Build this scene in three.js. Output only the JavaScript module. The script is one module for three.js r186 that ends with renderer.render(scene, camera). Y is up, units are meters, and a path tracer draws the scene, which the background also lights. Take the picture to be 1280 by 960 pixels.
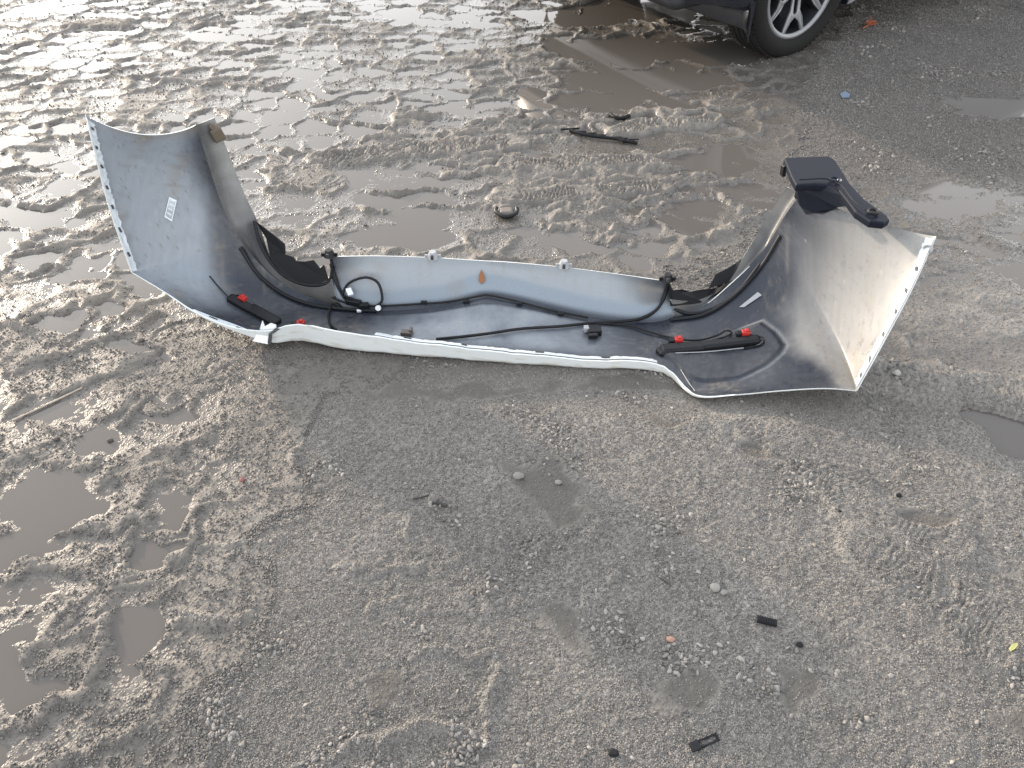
import * as THREE from 'three';
import { RoundedBoxGeometry } from 'three/addons/geometries/RoundedBoxGeometry.js';
import { mergeGeometries, mergeVertices, toCreasedNormals } from 'three/addons/utils/BufferGeometryUtils.js';

// ------------------------------------------------------------------ camera, sky, sun, exposure
const scene = new THREE.Scene();
const camera = new THREE.PerspectiveCamera(53, 4 / 3, 0.05, 400);
camera.position.set(0, 1.5, 0);
camera.rotation.set(-42 * Math.PI / 180, 0, 0);
camera.updateMatrixWorld();
const renderer = new THREE.WebGLRenderer({ antialias: true });
renderer.setSize(1024, 768);
renderer.toneMapping = THREE.LinearToneMapping;
renderer.toneMappingExposure = 1.34;
renderer.shadowMap.enabled = true;

const sunAz = -48 * Math.PI / 180, sunEl = 13.5 * Math.PI / 180;
const sunDir = new THREE.Vector3(Math.sin(sunAz) * Math.cos(sunEl), Math.sin(sunEl), -Math.cos(sunAz) * Math.cos(sunEl));
const sun = new THREE.DirectionalLight(new THREE.Color().setRGB(1, 0.80, 0.60), 4.3);
sun.position.copy(sunDir).multiplyScalar(30);
sun.castShadow = true; sun.shadow.radius = 3; sun.shadow.mapSize.set(2048, 2048);
Object.assign(sun.shadow.camera, { left: -6, right: 6, top: 6, bottom: -6, near: 1, far: 80 });
sun.name = 'sun';
scene.add(sun, sun.target);

// seeded noise
function rng(seed) { let a = seed >>> 0; return () => { a = (a + 0x6D2B79F5) >>> 0; let t = a; t = Math.imul(t ^ (t >>> 15), t | 1); t ^= t + Math.imul(t ^ (t >>> 7), t | 61); return ((t ^ (t >>> 14)) >>> 0) / 4294967296; }; }
const PERM = new Uint8Array(512), GX = new Float32Array(256), GY = new Float32Array(256);
{ const r = rng(77), p = [...Array(256).keys()]; for (let i = 255; i > 0; i--) { const j = Math.floor(r() * (i + 1)); [p[i], p[j]] = [p[j], p[i]]; }
  for (let i = 0; i < 512; i++) PERM[i] = p[i & 255];
  for (let i = 0; i < 256; i++) { const a = r() * 6.2832; GX[i] = Math.cos(a) * 1.41; GY[i] = Math.sin(a) * 1.41; } }
function noise(x, y) {
  const xi = Math.floor(x), yi = Math.floor(y), fx = x - xi, fy = y - yi, X = xi & 255, Y = yi & 255;
  const u = fx * fx * fx * (fx * (fx * 6 - 15) + 10), v = fy * fy * fy * (fy * (fy * 6 - 15) + 10);
  const a = PERM[PERM[X] + Y], b = PERM[PERM[X + 1] + Y], c = PERM[PERM[X] + Y + 1], d = PERM[PERM[X + 1] + Y + 1];
  const n0 = GX[a] * fx + GY[a] * fy, n1 = GX[b] * (fx - 1) + GY[b] * fy, n2 = GX[c] * fx + GY[c] * (fy - 1), n3 = GX[d] * (fx - 1) + GY[d] * (fy - 1);
  const m0 = n0 + u * (n1 - n0), m1 = n2 + u * (n3 - n2);
  return m0 + v * (m1 - m0);
}
function fbm(x, y, o) { let s = 0, a = 0.5; for (let i = 0; i < o; i++) { s += a * noise(x, y); x = x * 2.03 + 17.1; y = y * 2.03 + 5.7; a *= 0.5; } return s; }
const sstep = (a, b, x) => { const t = Math.min(1, Math.max(0, (x - a) / (b - a))); return t * t * (3 - 2 * t); };
const lerp = (a, b, t) => a + (b - a) * t;
const gauss = (d, w) => Math.exp(-(d * d) / (w * w));

{ // hazy morning sky: bright veil round the low sun, pale blue overhead
  const W = 512, H = 256, data = new Float32Array(W * H * 4), d = new THREE.Vector3();
  for (let j = 0; j < H; j++) for (let i = 0; i < W; i++) {
    const el = ((j + 0.5) / H - 0.5) * Math.PI, az = ((i + 0.5) / W - 0.5) * 2 * Math.PI;
    d.set(Math.cos(el) * Math.cos(az), Math.sin(el), Math.cos(el) * Math.sin(az));
    const a = Math.acos(Math.min(1, d.dot(sunDir))) * 180 / Math.PI, y = Math.max(0, d.y);
    const t = Math.pow(y, 0.56), cl = 1 + 0.5 * fbm(d.x / (0.25 + y) * 1.2 + 3, d.z / (0.25 + y) * 1.2, 4) * sstep(0, 0.25, y);
    const g1 = 8 * Math.exp(-Math.pow(a / 17, 2)), g2 = 4.4 * Math.exp(-a / 28);
    const k = (j * W + i) * 4, dn = .64 * (d.y < 0 ? 0.3 : 1);
    data[k] = (lerp(4.5, 0.86, t) * cl + g1 + g2) * dn;
    data[k + 1] = (lerp(4.52, 0.99, t) * cl + g1 * 0.95 + g2 * 0.95) * dn;
    data[k + 2] = (lerp(4.5, 1.22, t) * cl + g1 * 0.86 + g2 * 0.87) * dn; data[k + 3] = 1;
  }
  const sky = new THREE.DataTexture(data, W, H, THREE.RGBAFormat, THREE.FloatType);
  sky.mapping = THREE.EquirectangularReflectionMapping; sky.magFilter = THREE.LinearFilter; sky.minFilter = THREE.LinearFilter; sky.needsUpdate = true;
  scene.background = sky; scene.environment = sky;
}

// ------------------------------------------------------------------ the bumper's surfaces (needed by the ground under it)
//<shell>
const ST = [ // near edge, far crease, bulge outwards, height of the turned-up lip
  { n: [-1.161,.642,-2.05], f: [-.931,.55,-2.2], s: [-.01, -.045, 0], l: 0 },
  { n: [-1.165,.531,-2.03], f: [-.924,.416,-2.19], s: [-.03, -.01, -.02], l: 0 },
  { n: [-1.166,.38,-2], f: [-.907,.285,-2.17], s: [-.03, -.01, -.02], l: 0 },
  { n: [-1.145,.198,-1.95], f: [-.865,.184,-2.14], s: [-.035, -.02, -.02], l: 0 },
  { n: [-1.053,.149,-1.92], f: [-.809,.1,-2.12], s: [-.03, -.03, -.01], l: 0 },
  { n: [-.957,.101,-1.88], f: [-.749,.051,-2.1], s: [-.02, -.03, 0], l: .005 },
  { n: [-.848,.069,-1.85], f: [-.678,.024,-2.075], s: [-.005, -.02, 0], l: .015 },
  { n: [-.73,.077,-1.82], f: [-.615,.013,-2.05], s: [0, -.006, 0], l: .05 },
  { n: [-.649,.086,-1.84], f: [-.545,.009,-2.02], s: [0, 0, 0], l: .07 },
  { n: [-.521,.093,-1.8], f: [-.438,.015,-2], s: [0, 0, 0], l: .075 },
  { n: [-.329,.08,-1.77], f: [-.258,.023,-2.01], s: [0, 0, 0], l: .06 },
  { n: [-.188,.071,-1.755], f: [-.141,.048,-2.02], s: [0, -.005, 0], l: .05 },
  { n: [-.07,.061,-1.745], f: [-.085,.06,-2.025], s: [0, -.008, 0], l: .045 },
  { n: [.047,.055,-1.735], f: [0,.051,-2.02], s: [0, -.005, 0], l: .04 },
  { n: [.234,.046,-1.72], f: [.242,.018,-1.97], s: [0, 0, 0], l: .032 },
  { n: [.396,.048,-1.71], f: [.405,.015,-1.94], s: [0, 0, 0], l: .032 },
  { n: [.463,.034,-1.68], f: [.506,.024,-1.95], s: [0, 0, 0], l: .02 },
  { n: [.517,.029,-1.59], f: [.611,.047,-1.99], s: [0, -.025, 0], l: .006 },
  { n: [.628,.034,-1.585], f: [.7,.102,-2.04], s: [.01, -.05, 0], l: 0 },
  { n: [.743,.058,-1.575], f: [.764,.148,-2.08], s: [.03, -.06, 0], l: 0 },
  { n: [.857,.076,-1.565], f: [.804,.194,-2.1], s: [.05, -.06, 0], l: 0 },
  { n: [.945,.072,-1.56], f: [.823,.235,-2.11], s: [.06, -.05, 0], l: 0 },
  { n: [1.008,.193,-1.63], f: [.84,.277,-2.12], s: [.05, -.03, 0], l: 0 },
  { n: [1.068,.314,-1.7], f: [.858,.327,-2.12], s: [.035, -.015, 0], l: 0 },
  { n: [1.124,.425,-1.78], f: [.878,.373,-2.12], s: [.01, -.02, 0], l: 0 }];
const FLOOR = .012;
function cat(A, s) { // Catmull-Rom through a list of points
  const n = A.length - 1, i = Math.max(0, Math.min(n - 1, Math.floor(s))), t = s - i;
  const a = A[Math.max(0, i - 1)], b = A[i], c = A[i + 1], d = A[Math.min(n, i + 2)], r = [0, 0, 0];
  for (let k = 0; k < 3; k++) r[k] = 0.5 * (2 * b[k] + (c[k] - a[k]) * t + (2 * a[k] - 5 * b[k] + 4 * c[k] - d[k]) * t * t + (3 * b[k] - a[k] - 3 * c[k] + d[k]) * t * t * t);
  return r;
}
const mixp = (a, b, t) => [a[0] + (b[0] - a[0]) * t, a[1] + (b[1] - a[1]) * t, a[2] + (b[2] - a[2]) * t];
const NEAR = ST.map(o => o.n), FAR = ST.map(o => o.f), SAG = ST.map(o => o.s), LIP = ST.map(o => [o.l, 0, 0]);
function nearPoint(s) { // corners at the wheel-arch foot stay sharp
  if (s < 3) return cat(NEAR.slice(0, 4), s);
  if (s < 21) return cat(NEAR.slice(3, 22), s - 3);
  return cat(NEAR.slice(21), s - 21);
}
const crease = s => cat(FAR, s);
// outline of the moulded insert on the right floor, in stations and rows; distance to its edge in metres, positive inside
const INSERT = [[15.5, .31], [15.97, .45], [17.13, .62], [18.32, .64], [18.88, .64], [19.23, .53], [19.38, .42], [19.23, .36], [18.8, .27], [18.13, .18], [17.23, .18], [16.4, .21]];
function insertDepth(s, w) {
  if (s < 15 || s > 20) return -1;
  let d = 1, inside = false;
  for (let i = 0, j = INSERT.length - 1; i < INSERT.length; j = i++) {
    const ax = INSERT[j][0] * .05, ay = INSERT[j][1] * .4, bx = INSERT[i][0] * .05 - ax, by = INSERT[i][1] * .4 - ay, px = s * .05 - ax, py = w * .4 - ay;
    const t = Math.max(0, Math.min(1, (px * bx + py * by) / (bx * bx + by * by)));
    d = Math.min(d, Math.hypot(px - t * bx, py - t * by));
    if ((INSERT[i][1] > w) !== (INSERT[j][1] > w) && s < (INSERT[j][0] - INSERT[i][0]) * (w - INSERT[i][1]) / (INSERT[j][1] - INSERT[i][1]) + INSERT[i][0]) inside = !inside;
  }
  return inside ? d : -d;
}
function shellPoint(u, v) {
  const s = u * 24, N = nearPoint(s), F = crease(s), g = cat(SAG, s), l = Math.max(0, cat(LIP, s)[0]);
  const ly = Math.min(l, Math.max(0, N[1] - FLOOR - .002));
  if (s > 7.2 && s < 16.8) N[1] += .0012 * Math.sin(s * 5.3) + .0010 * Math.sin(s * 13.7 + 1) * Math.sin(s * 2.1);
  const L = [N[0], N[1] - ly, N[2] - ly * .18];
  if (v < .1) return mixp(N, L, v / .1);
  const w = (v - .1) / .9, p = mixp(L, F, w), b = Math.pow(Math.sin(Math.PI * Math.min(1, Math.max(0, w))), .75);
  const e = Math.max(0, Math.min(1, insertDepth(s, w) / .010)), up = .008 * e * e * (3 - 2 * e) + (s > 9 && s < 14.6 ? .006 * Math.max(0, Math.sin(Math.PI * (s - 9) / 5.6)) * Math.max(0, Math.min(1, (.88 - w) / .05)) * Math.max(0, Math.min(1, (w - .1) / .2)) : 0);
  return [p[0] + g[0] * b - .25 * up, Math.max(FLOOR, p[1] + g[1] * b) + .92 * up, p[2] + g[2] * b + .25 * up];
}
const TOP = [[-.583,.156,-2.1], [-.434,.159,-2.1], [-.256,.153,-2.1], [-.174,.147,-2.1], [-.095,.141,-2.1], [0,.141,-2.09], [.165,.136,-2.07], [.341,.129,-2.04], [.492,.122,-2.01]];
function wallPoint(u, v) { const C = crease(8 - .6 + u * 8.9), E = cat(TOP, u * 8), p = mixp(C, E, v), b = Math.sin(Math.PI * v); return [p[0], p[1], p[2] - .018 * b]; }
const EL = [[-.904,.536,-2.28], [-.883,.403,-2.27], [-.86,.295,-2.25], [-.827,.202,-2.22], [-.791,.133,-2.15], [-.74,.085,-2.115], [-.669,.061,-2.09], [-.602,.077,-2.08], [-.583,.102,-2.085]];
function flangeLPoint(u, v) { const s = u * 8, C = crease(s), E = cat(EL, s), p = mixp(C, E, v), b = Math.sin(Math.PI * v); return [p[0] - .012 * b, p[1] - .006 * b, p[2]]; }
const ER = [[.497,.08,-1.975], [.592,.055,-2.005], [.691,.076,-2.06], [.747,.164,-2.11], [.778,.208,-2.14], [.798,.242,-2.16], [.816,.277,-2.17], [.835,.313,-2.18], [.852,.357,-2.18]];
function flangeRPoint(u, v) { const s = u * 8, C = crease(16 + s), E = cat(ER, s), p = mixp(C, E, v), b = Math.sin(Math.PI * v); return [p[0] + .01 * b, p[1] - .006 * b, p[2]]; }
//</shell>

// ------------------------------------------------------------------ ground relief
const SEG = [];   // raised strokes in the mud: [ax, az, bx, bz, width, height, kind, length along]
function stroke(pts, w, h, kind = 0) {
  let len = 0;
  for (let i = 0; i + 1 < pts.length; i++) { const [a, b] = [pts[i], pts[i + 1]], L = Math.hypot(b[0] - a[0], b[1] - a[1]); SEG.push({ a, b, w, h, kind, len, L }); len += L; }
}
for (const p of [[[-1.329,-1.344],[-1.282,-1.378],[-1.242,-1.358],[-1.142,-1.344],[-1.088,-1.363]], [[-1.027,-1.289],[-.993,-1.363],[-.976,-1.392],[-.897,-1.421],[-.803,-1.466]], [[-1.073,-1.115],[-.993,-1.151],[-.91,-1.163],[-.863,-1.151]],
  [[-.891,-1.12],[-.876,-1.019],[-.901,-.987],[-.882,-.916]], [[-.778,-1.237],[-.775,-1.132],[-.781,-1.063],[-.814,-1.052]], [[-1.158,-.998],[-1.08,-1.026],[-.977,-1.041]], [[-1.011,-.932],[-1,-.85],[-1,-.796]],
  [[-1.001,-.679],[-.913,-.711],[-.871,-.744],[-.876,-.796],[-.874,-.897]], [[-.862,-.596],[-.79,-.641],[-.695,-.656],[-.713,-.744],[-.745,-.822],[-.727,-.868],[-.596,-.926]], [[-.839,-.85],[-.79,-.831],[-.743,-.841]]])
  stroke(p, .016, .0115);
for (const p of [[[-.554,-1.363],[-.543,-1.466]], [[-.331,-.744],[-.229,-.77],[-.149,-.804],[-.058,-.813],[-.029,-.761],[-.046,-.656],[-.176,-.641],[-.326,-.618],[-.402,-.582]], [[-.293,-.887],[-.193,-.926],[0,-.946],[.143,-.971]],
  [[-.264,-1.097],[-.233,-1.167],[-.178,-1.217],[-.127,-1.187]], [[-.407,-1.052],[-.31,-1.019],[-.249,-1.041],[-.165,-1.03],[-.093,-1.074],[.038,-1.097]], [[.185,-.936],[.238,-1.026]], [[.037,-1.074],[.148,-1.052],[.231,-1.143]]])
  stroke(p, .014, .010);
for (const p of [[[-1.616,-1.924],[-1.549,-1.933],[-1.467,-1.876],[-1.396,-1.884],[-1.372,-1.945],[-1.343,-1.987],[-1.283,-1.958]], [[-1.54,-1.979],[-1.512,-2.044],[-1.454,-2.03]], [[-1.394,-2.075],[-1.351,-2.134],[-1.273,-2.125],[-1.214,-2.088]], [[-1.266,-1.987],[-1.218,-2.07]],
  [[-1.351,-1.837],[-1.269,-1.864],[-1.204,-1.904],[-1.149,-2]], [[-1.485,-1.731],[-1.404,-1.779],[-1.322,-1.825]], [[-1.529,-1.75],[-1.504,-1.837]], [[-1.391,-1.537],[-1.362,-1.619],[-1.26,-1.678],[-1.188,-1.731],[-1.088,-1.787]], [[-1.151,-1.521],[-1.086,-1.586]],
  [[-1.067,-1.475],[-1.052,-1.586],[-1.013,-1.636],[-.939,-1.695],[-.847,-1.772]], [[-1.003,-1.553],[-.934,-1.57],[-.906,-1.626]], [[-1.759,-2.215],[-1.644,-2.264],[-1.487,-2.289],[-1.356,-2.239]], [[-1.816,-2.448],[-1.617,-2.394],[-1.486,-2.504]], [[-2.022,-2.746],[-1.798,-2.67],[-1.701,-2.811]]])
  stroke(p, .018, .0125);
for (const p of [[[-1.151,-2.289],[-.99,-2.215]], [[-.488,-1.667],[-.376,-1.695],[-.186,-1.66],[0,-1.667],[.277,-1.643]], [[-.693,-1.695],[-.657,-1.75],[-.576,-1.761],[-.449,-1.713],[-.39,-1.626]], [[-.681,-1.593],[-.551,-1.626],[-.474,-1.576]], [[-.18,-1.576],[0,-1.593],[.135,-1.56]]])
  stroke(p, .018, .013);
for (const p of [[[-.754,-3.195],[-.495,-3.235],[-.281,-3.317],[-.129,-3.42]], [[-.285,-3.276],[.072,-3.292],[.288,-3.317]], [[-.48,-3.095],[-.313,-3.156],[.035,-3.133]], [[-.367,-2.977],[.268,-2.991],[.71,-3.035]], [[-.509,-3.536],[-.169,-3.508],[.3,-3.508],[.529,-3.545]],
  [[0,-3.42],[.226,-3.536],[.802,-3.601]], [[-1.07,-2.984],[-.68,-3.057],[-.418,-3.172]], [[-.124,-2.67],[.25,-2.695],[.504,-2.733]], [[.033,-2.893],[.396,-2.934],[.694,-2.934],[.869,-2.984]], [[.182,-2.592],[.372,-2.67],[.486,-2.592]], [[.381,-2.448],[.459,-2.622],[.596,-2.714]],
  [[.669,-2.779],[.834,-2.811],[.899,-2.67]], [[.091,-2.562],[.299,-2.533],[.41,-2.448]], [[.644,-2.448],[.838,-2.533],[.98,-2.622]]])
  stroke(p, .026, .018);
for (const p of [[[-1.003,-3.057],[-.546,-3.072],[-.136,-3.05],[.414,-3.125],[.913,-3.203]], [[-1.001,-2.838],[-.546,-2.811],[-.065,-2.838],[.457,-2.879],[.952,-2.906]], [[-.682,-2.67],[-.25,-2.708],[.186,-2.67],[.699,-2.772]], [[-.58,-3.351],[-.073,-3.394],[.443,-3.437],[.971,-3.49]], [[-1.011,-3.172],[-.61,-3.301],[-.148,-3.437]]])
  stroke(p, .017, .015);
for (const p of [[[0,-3.042],[.271,-3.05],[.581,-3.08]], [[0,-2.772],[.319,-2.792],[.603,-2.852]], [[.465,-3.394],[.665,-3.437],[.916,-3.499]], [[-.826,-3.11],[-.589,-3.141],[-.281,-3.203],[0,-3.268]]]) stroke(p, .050, .012, 1);
for (const p of [[[-.986,-2.984],[-.829,-2.948],[-.744,-2.845]], [[.588,-1.528],[.744,-1.406],[.862,-1.192],[1.009,-1.074]]]) stroke(p, .07, .0045, 1);
for (const p of [[[.822,-1.074],[.928,-.967],[1.017,-.85]], [[1.057,-1.695],[1.253,-1.66],[1.452,-1.593]]]) stroke(p, .08, .0045, 1);
const BASIN = [ // [centre, half-length, half-width, turn, depth]: where water or damp silt lies
  [[[-1.159,-1.242]], .16, .10, .3, .0055], [[[-1.14,-1.074]], .10, .08, 0, .004], [[[-1.105,-1.406]], .07, .05, 0, .005], [[[-.987,-1.56]], .10, .035, .4, .006], [[[-1.144,-1.806]], .11, .03, .3, .014], [[[-.831,-1.074]], .045, .035, 0, .008],
  [[[-.795,-.868]], .05, .03, 0, .009], [[[-1.457,-1.966]], .10, .05, 0, .012], [[[-1.303,-2.03]], .07, .035, 0, .012], [[[-1.247,-2.167]], .06, .03, 0, .012], [[[-1.838,-2.622]], .20, .05, .2, .014], [[[-1.008,-.761]], .08, .04, .6, .007],
  [[[-.443,-2.476]], .16, .07, 0, .016], [[[-.267,-2.984]], .20, .04, 0, .010], [[[0,-3.133]], .16, .03, 0, .010], [[[.03,-2.493]], .05, .035, 0, .014], [[[.176,-2.448]], .07, .03, 0, .014], [[[.303,-2.394]], .06, .03, 0, .012],
  [[[.816,-3.057]], .15, .08, .1, .020], [[[.924,-3.172]], .10, .05, 0, .020], [[[.744,-4.007]], .38, .13, 0, .021], [[[.511,-3.746]], .36, .09, 0, .010], [[[1.069,-4.422]], .34, .15, 0, .024], [[[.54,-4.486]], .34, .17, 0, .026], [[[.811,-5.221]], .34, .22, 0, .018], [[[.396,-5.06]], .3, .15, 0, .012],
  [[[2.39,-3.648]], .24, .12, 0, .034], [[[2.186,-3.899]], .10, .05, 0, .006], [[[1.364,-1.528]], .10, .10, 0, .017], [[[1.339,-1.406]], .07, .06, 0, .017],
  [[[-2.461,-4.906]], .2, .1, 0, -.02], [[[-2.94,-5.221]], .25, .15, 0, .01], [[[-.593,-5.06]], .5, .12, 0, .008], [[[-.311,-3.696]], .4, .1, 0, .006], [[[-1.744,-4.759]], .2, .12, 0, .01]];
const DAMP = [[[[.082,-1.295]], .10, .07, .3], [[[.098,-1.192]], .08, .06, 0], [[[.579,-.736]], .045, .030, 0], [[[.963,-.66]], .05, .045, 0], [[[.435,-1.503]], .06, .025, 0], [[[.349,-.711]], .07, .06, 0], [[[.371,-1.66]], .3, .035, 0], [[[-.184,-1.626]], .3, .03, 0],
  [[[1.044,-1.66]], .05, .025, 0], [[[1.004,-1.155]], .05, .03, 0], [[[.652,-1.378]], .05, .02, .5], [[[.103,-.887]], .06, .05, 0], [[[-.258,-.744]], .05, .04, 0]];
const ell = (o, x, z) => { const dx = x - o[0][0][0], dz = z - o[0][0][1], c = Math.cos(o[3]), s = Math.sin(o[3]), a = (dx * c + dz * s) / o[1], b = (-dx * s + dz * c) / o[2]; return Math.sqrt(a * a + b * b); };
const EDGE = [[-.612,-.52],[-.629,-.744],[-.607,-1.192],[-.544,-1.593],[-.299,-1.884],[.645,-2.289],[1.011,-2.746],[1.246,-3.334],[1.488,-4.007],[1.978,-5.06]];  // mud on one side, gravel on the other
function mudness(x, z) {
  let best = 1e9, side = 1;
  for (let i = 0; i + 1 < EDGE.length; i++) {
    const [ax, az] = EDGE[i], bx = EDGE[i + 1][0] - ax, bz = EDGE[i + 1][1] - az, L = bx * bx + bz * bz;
    let t = ((x - ax) * bx + (z - az) * bz) / L; if (i > 0) t = Math.max(0, t); if (i + 2 < EDGE.length) t = Math.min(1, t);
    const dx = x - ax - bx * t, dz = z - az - bz * t, d = dx * dx + dz * dz;
    if (d < best) best = d;
    if ((i === 0 || z <= az) && (i + 2 === EDGE.length || z > EDGE[i + 1][1])) side = x < ax + bx * (z - az) / bz ? 1 : -1;
  }
  return sstep(-.34, .20, Math.sqrt(best) * side + .12 * noise(x * 5, z * 5));
}
function cells(x, z, out) { // distances to the two nearest jittered points
  const xi = Math.floor(x), zi = Math.floor(z); let f1 = 9, f2 = 9, id = 0;
  for (let i = -1; i <= 1; i++) for (let j = -1; j <= 1; j++) {
    const h = PERM[PERM[(xi + i) & 255] + ((zi + j) & 255)], h2 = PERM[h + 91];
    const dx = xi + i + .1 + .8 * h / 255 - x, dz = zi + j + .1 + .8 * h2 / 255 - z, d = dx * dx + dz * dz;
    if (d < f1) { f2 = f1; f1 = d; id = h; } else if (d < f2) f2 = d;
  }
  out[0] = Math.sqrt(f1); out[1] = Math.sqrt(f2); out[2] = id;
}
for (const q of SEG) { q.x0 = Math.min(q.a[0], q.b[0]) - 2.2 * q.w; q.x1 = Math.max(q.a[0], q.b[0]) + 2.2 * q.w; q.z0 = Math.min(q.a[1], q.b[1]) - 2.2 * q.w; q.z1 = Math.max(q.a[1], q.b[1]) + 2.2 * q.w; }
const C3 = [0, 0, 0];
const footX = 1.0;
function underBumper(x, z) { // how much the bumper has pressed the ground flat
  const e = Math.max(Math.abs(x + .05) - .95, Math.abs(z + 1.86) - .26 - .06 * Math.abs(x));
  return sstep(.10, 0, e);
}
const G0 = { h: 0, m: 0, damp: 0, wetEdge: 0, ridge: 0 };
function ground(x, z) {
  const far = Math.max(0, Math.hypot(x, z + 2.5) - 4), fade = Math.exp(-far * .25);
  const m = mudness(x, z), wx = x + .045 * noise(x * 7 + 3, z * 7) + .02 * noise(x * 19, z * 19), wz = z + .045 * noise(x * 7, z * 7 + 9) + .02 * noise(x * 19 + 5, z * 19);
  const low = noise(x * 1.3 + 1.7, z * 1.3 + 4.2), mid = noise(wx * 4.2, wz * 4.2);
  const back = sstep(-1.95, -2.25, z);
  // trodden pocket pattern
  cells(wx * 5.2, wz * 7.2, C3);
  const r = C3[1] - C3[0], gap = sstep(-.25, .35, noise(x * 3.1 + 8, z * 3.1));
  const pock = gauss(r, .19) * (0.40 + .60 * gap) * .0155 * back + (C3[2] / 255 - .5) * .006 * back;
  let crumbs = fbm(wx * 24, wz * 24, 3), fine = fbm(x * 85, z * 85, 2), grit = noise(x * 240, z * 240);
  const trk = sstep(1.25, .7, Math.hypot((x - .12) / 1.15, (z + 2.95 + .10 * x) / .46)) * back, calm = 1 - .92 * trk;
  let hm = -.0024 + .0046 * (1 - back) + .007 * low * back + (.0055 - .001 * back) * mid + pock * calm + .002 * back + (1 - back) * (.0055 * fbm(wx * 8, wz * 11, 3) + .007 * gauss(r, .12) * gap) + .002 * trk;
  const lee = Math.max(0, crumbs);
  hm += .0040 * (.25 + .75 * calm) * lee * (0.25 + .75 * sstep(-.2, .3, mid + low * .5)) + .0032 * fbm(wx * 34, z * 46, 2) + .0013 * fine + .0004 * grit;
  let hg = .014 + .006 * low + .006 * noise(x * 3.3, z * 3.3) + .005 * fbm(wx * 11, wz * 11, 3) + .0035 * fbm(x * 45, z * 45, 2) + .0022 * fine + .0016 * grit;
  const rightBack = sstep(.9, 1.6, x) * back; hg -= .006 * rightBack;
  const film = sstep(.72, 1.05, x + .12 * low) * sstep(-1.45, -1.75, z) * sstep(-3.1, -2.7, z); // wet, smeared mud beyond the right wing
  hg += film * (-.0080 + .010 * fbm(wx * 6, wz * 11, 3) + .006 * gauss(r, .10) * gap + .004 * noise(x * 4 + 2, z * 8));
  let h = lerp(hg, hm, m), ridge = 0;
  for (let i = 0; i < SEG.length; i++) {
    const q = SEG[i]; if (x < q.x0 || x > q.x1 || z < q.z0 || z > q.z1) continue;
    const bx = q.b[0] - q.a[0], bz = q.b[1] - q.a[1]; let t = ((wx - q.a[0]) * bx + (wz - q.a[1]) * bz) / (q.L * q.L); t = Math.min(1, Math.max(0, t));
    const d = Math.hypot(wx - q.a[0] - bx * t, wz - q.a[1] - bz * t); let k;
    if (q.kind === 1) { const along = q.len + t * q.L; k = sstep(1, .8, d / q.w) * q.h * (0.2 + .8 * sstep(-.2, .35, Math.sin(along * 360 + (d / q.w) * 1.4))) + gauss(d - q.w, q.w * .22) * q.h * 1.1 + .005 * sstep(1.3, .8, d / q.w); }
    else k = gauss(d, q.w * (1 + .7 * noise(x * 13, z * 13))) * q.h * (.75 + 1.1 * crumbs + .9 * noise(x * 7, z * 7 + 4) + .4 * fine);
    if (Math.abs(k) > Math.abs(ridge)) ridge = k;
  }
  h += ridge;
  let dmp = 0;
  for (const o of BASIN) { const e = ell(o, wx, wz); if (e < 1.6) h -= o[4] * sstep(1.35, .75, e + .35 * noise(x * 9 + 2, z * 9)) * (ridge > .004 ? .35 : 1); }
  for (const o of DAMP) { const e = ell(o, wx, wz); if (e < 1.7) dmp = Math.max(dmp, sstep(1.35, .6, e + .5 * noise(x * 14 + 2, z * 14))); }
  h = lerp(h, .014 + (h - .014) * .25, dmp * (1 - m));
  const ub = underBumper(x, z);
  h = lerp(h, Math.min(.006, Math.max(h, .0005 + .3 * h)), ub);
  h = lerp(0.005, h, fade);
  G0.film = film; G0.h = h; G0.m = m; G0.damp = dmp; G0.ridge = ridge; G0.low = low; G0.crumbs = crumbs; G0.fine = fine; G0.grit = grit;
  return h;
}
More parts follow.
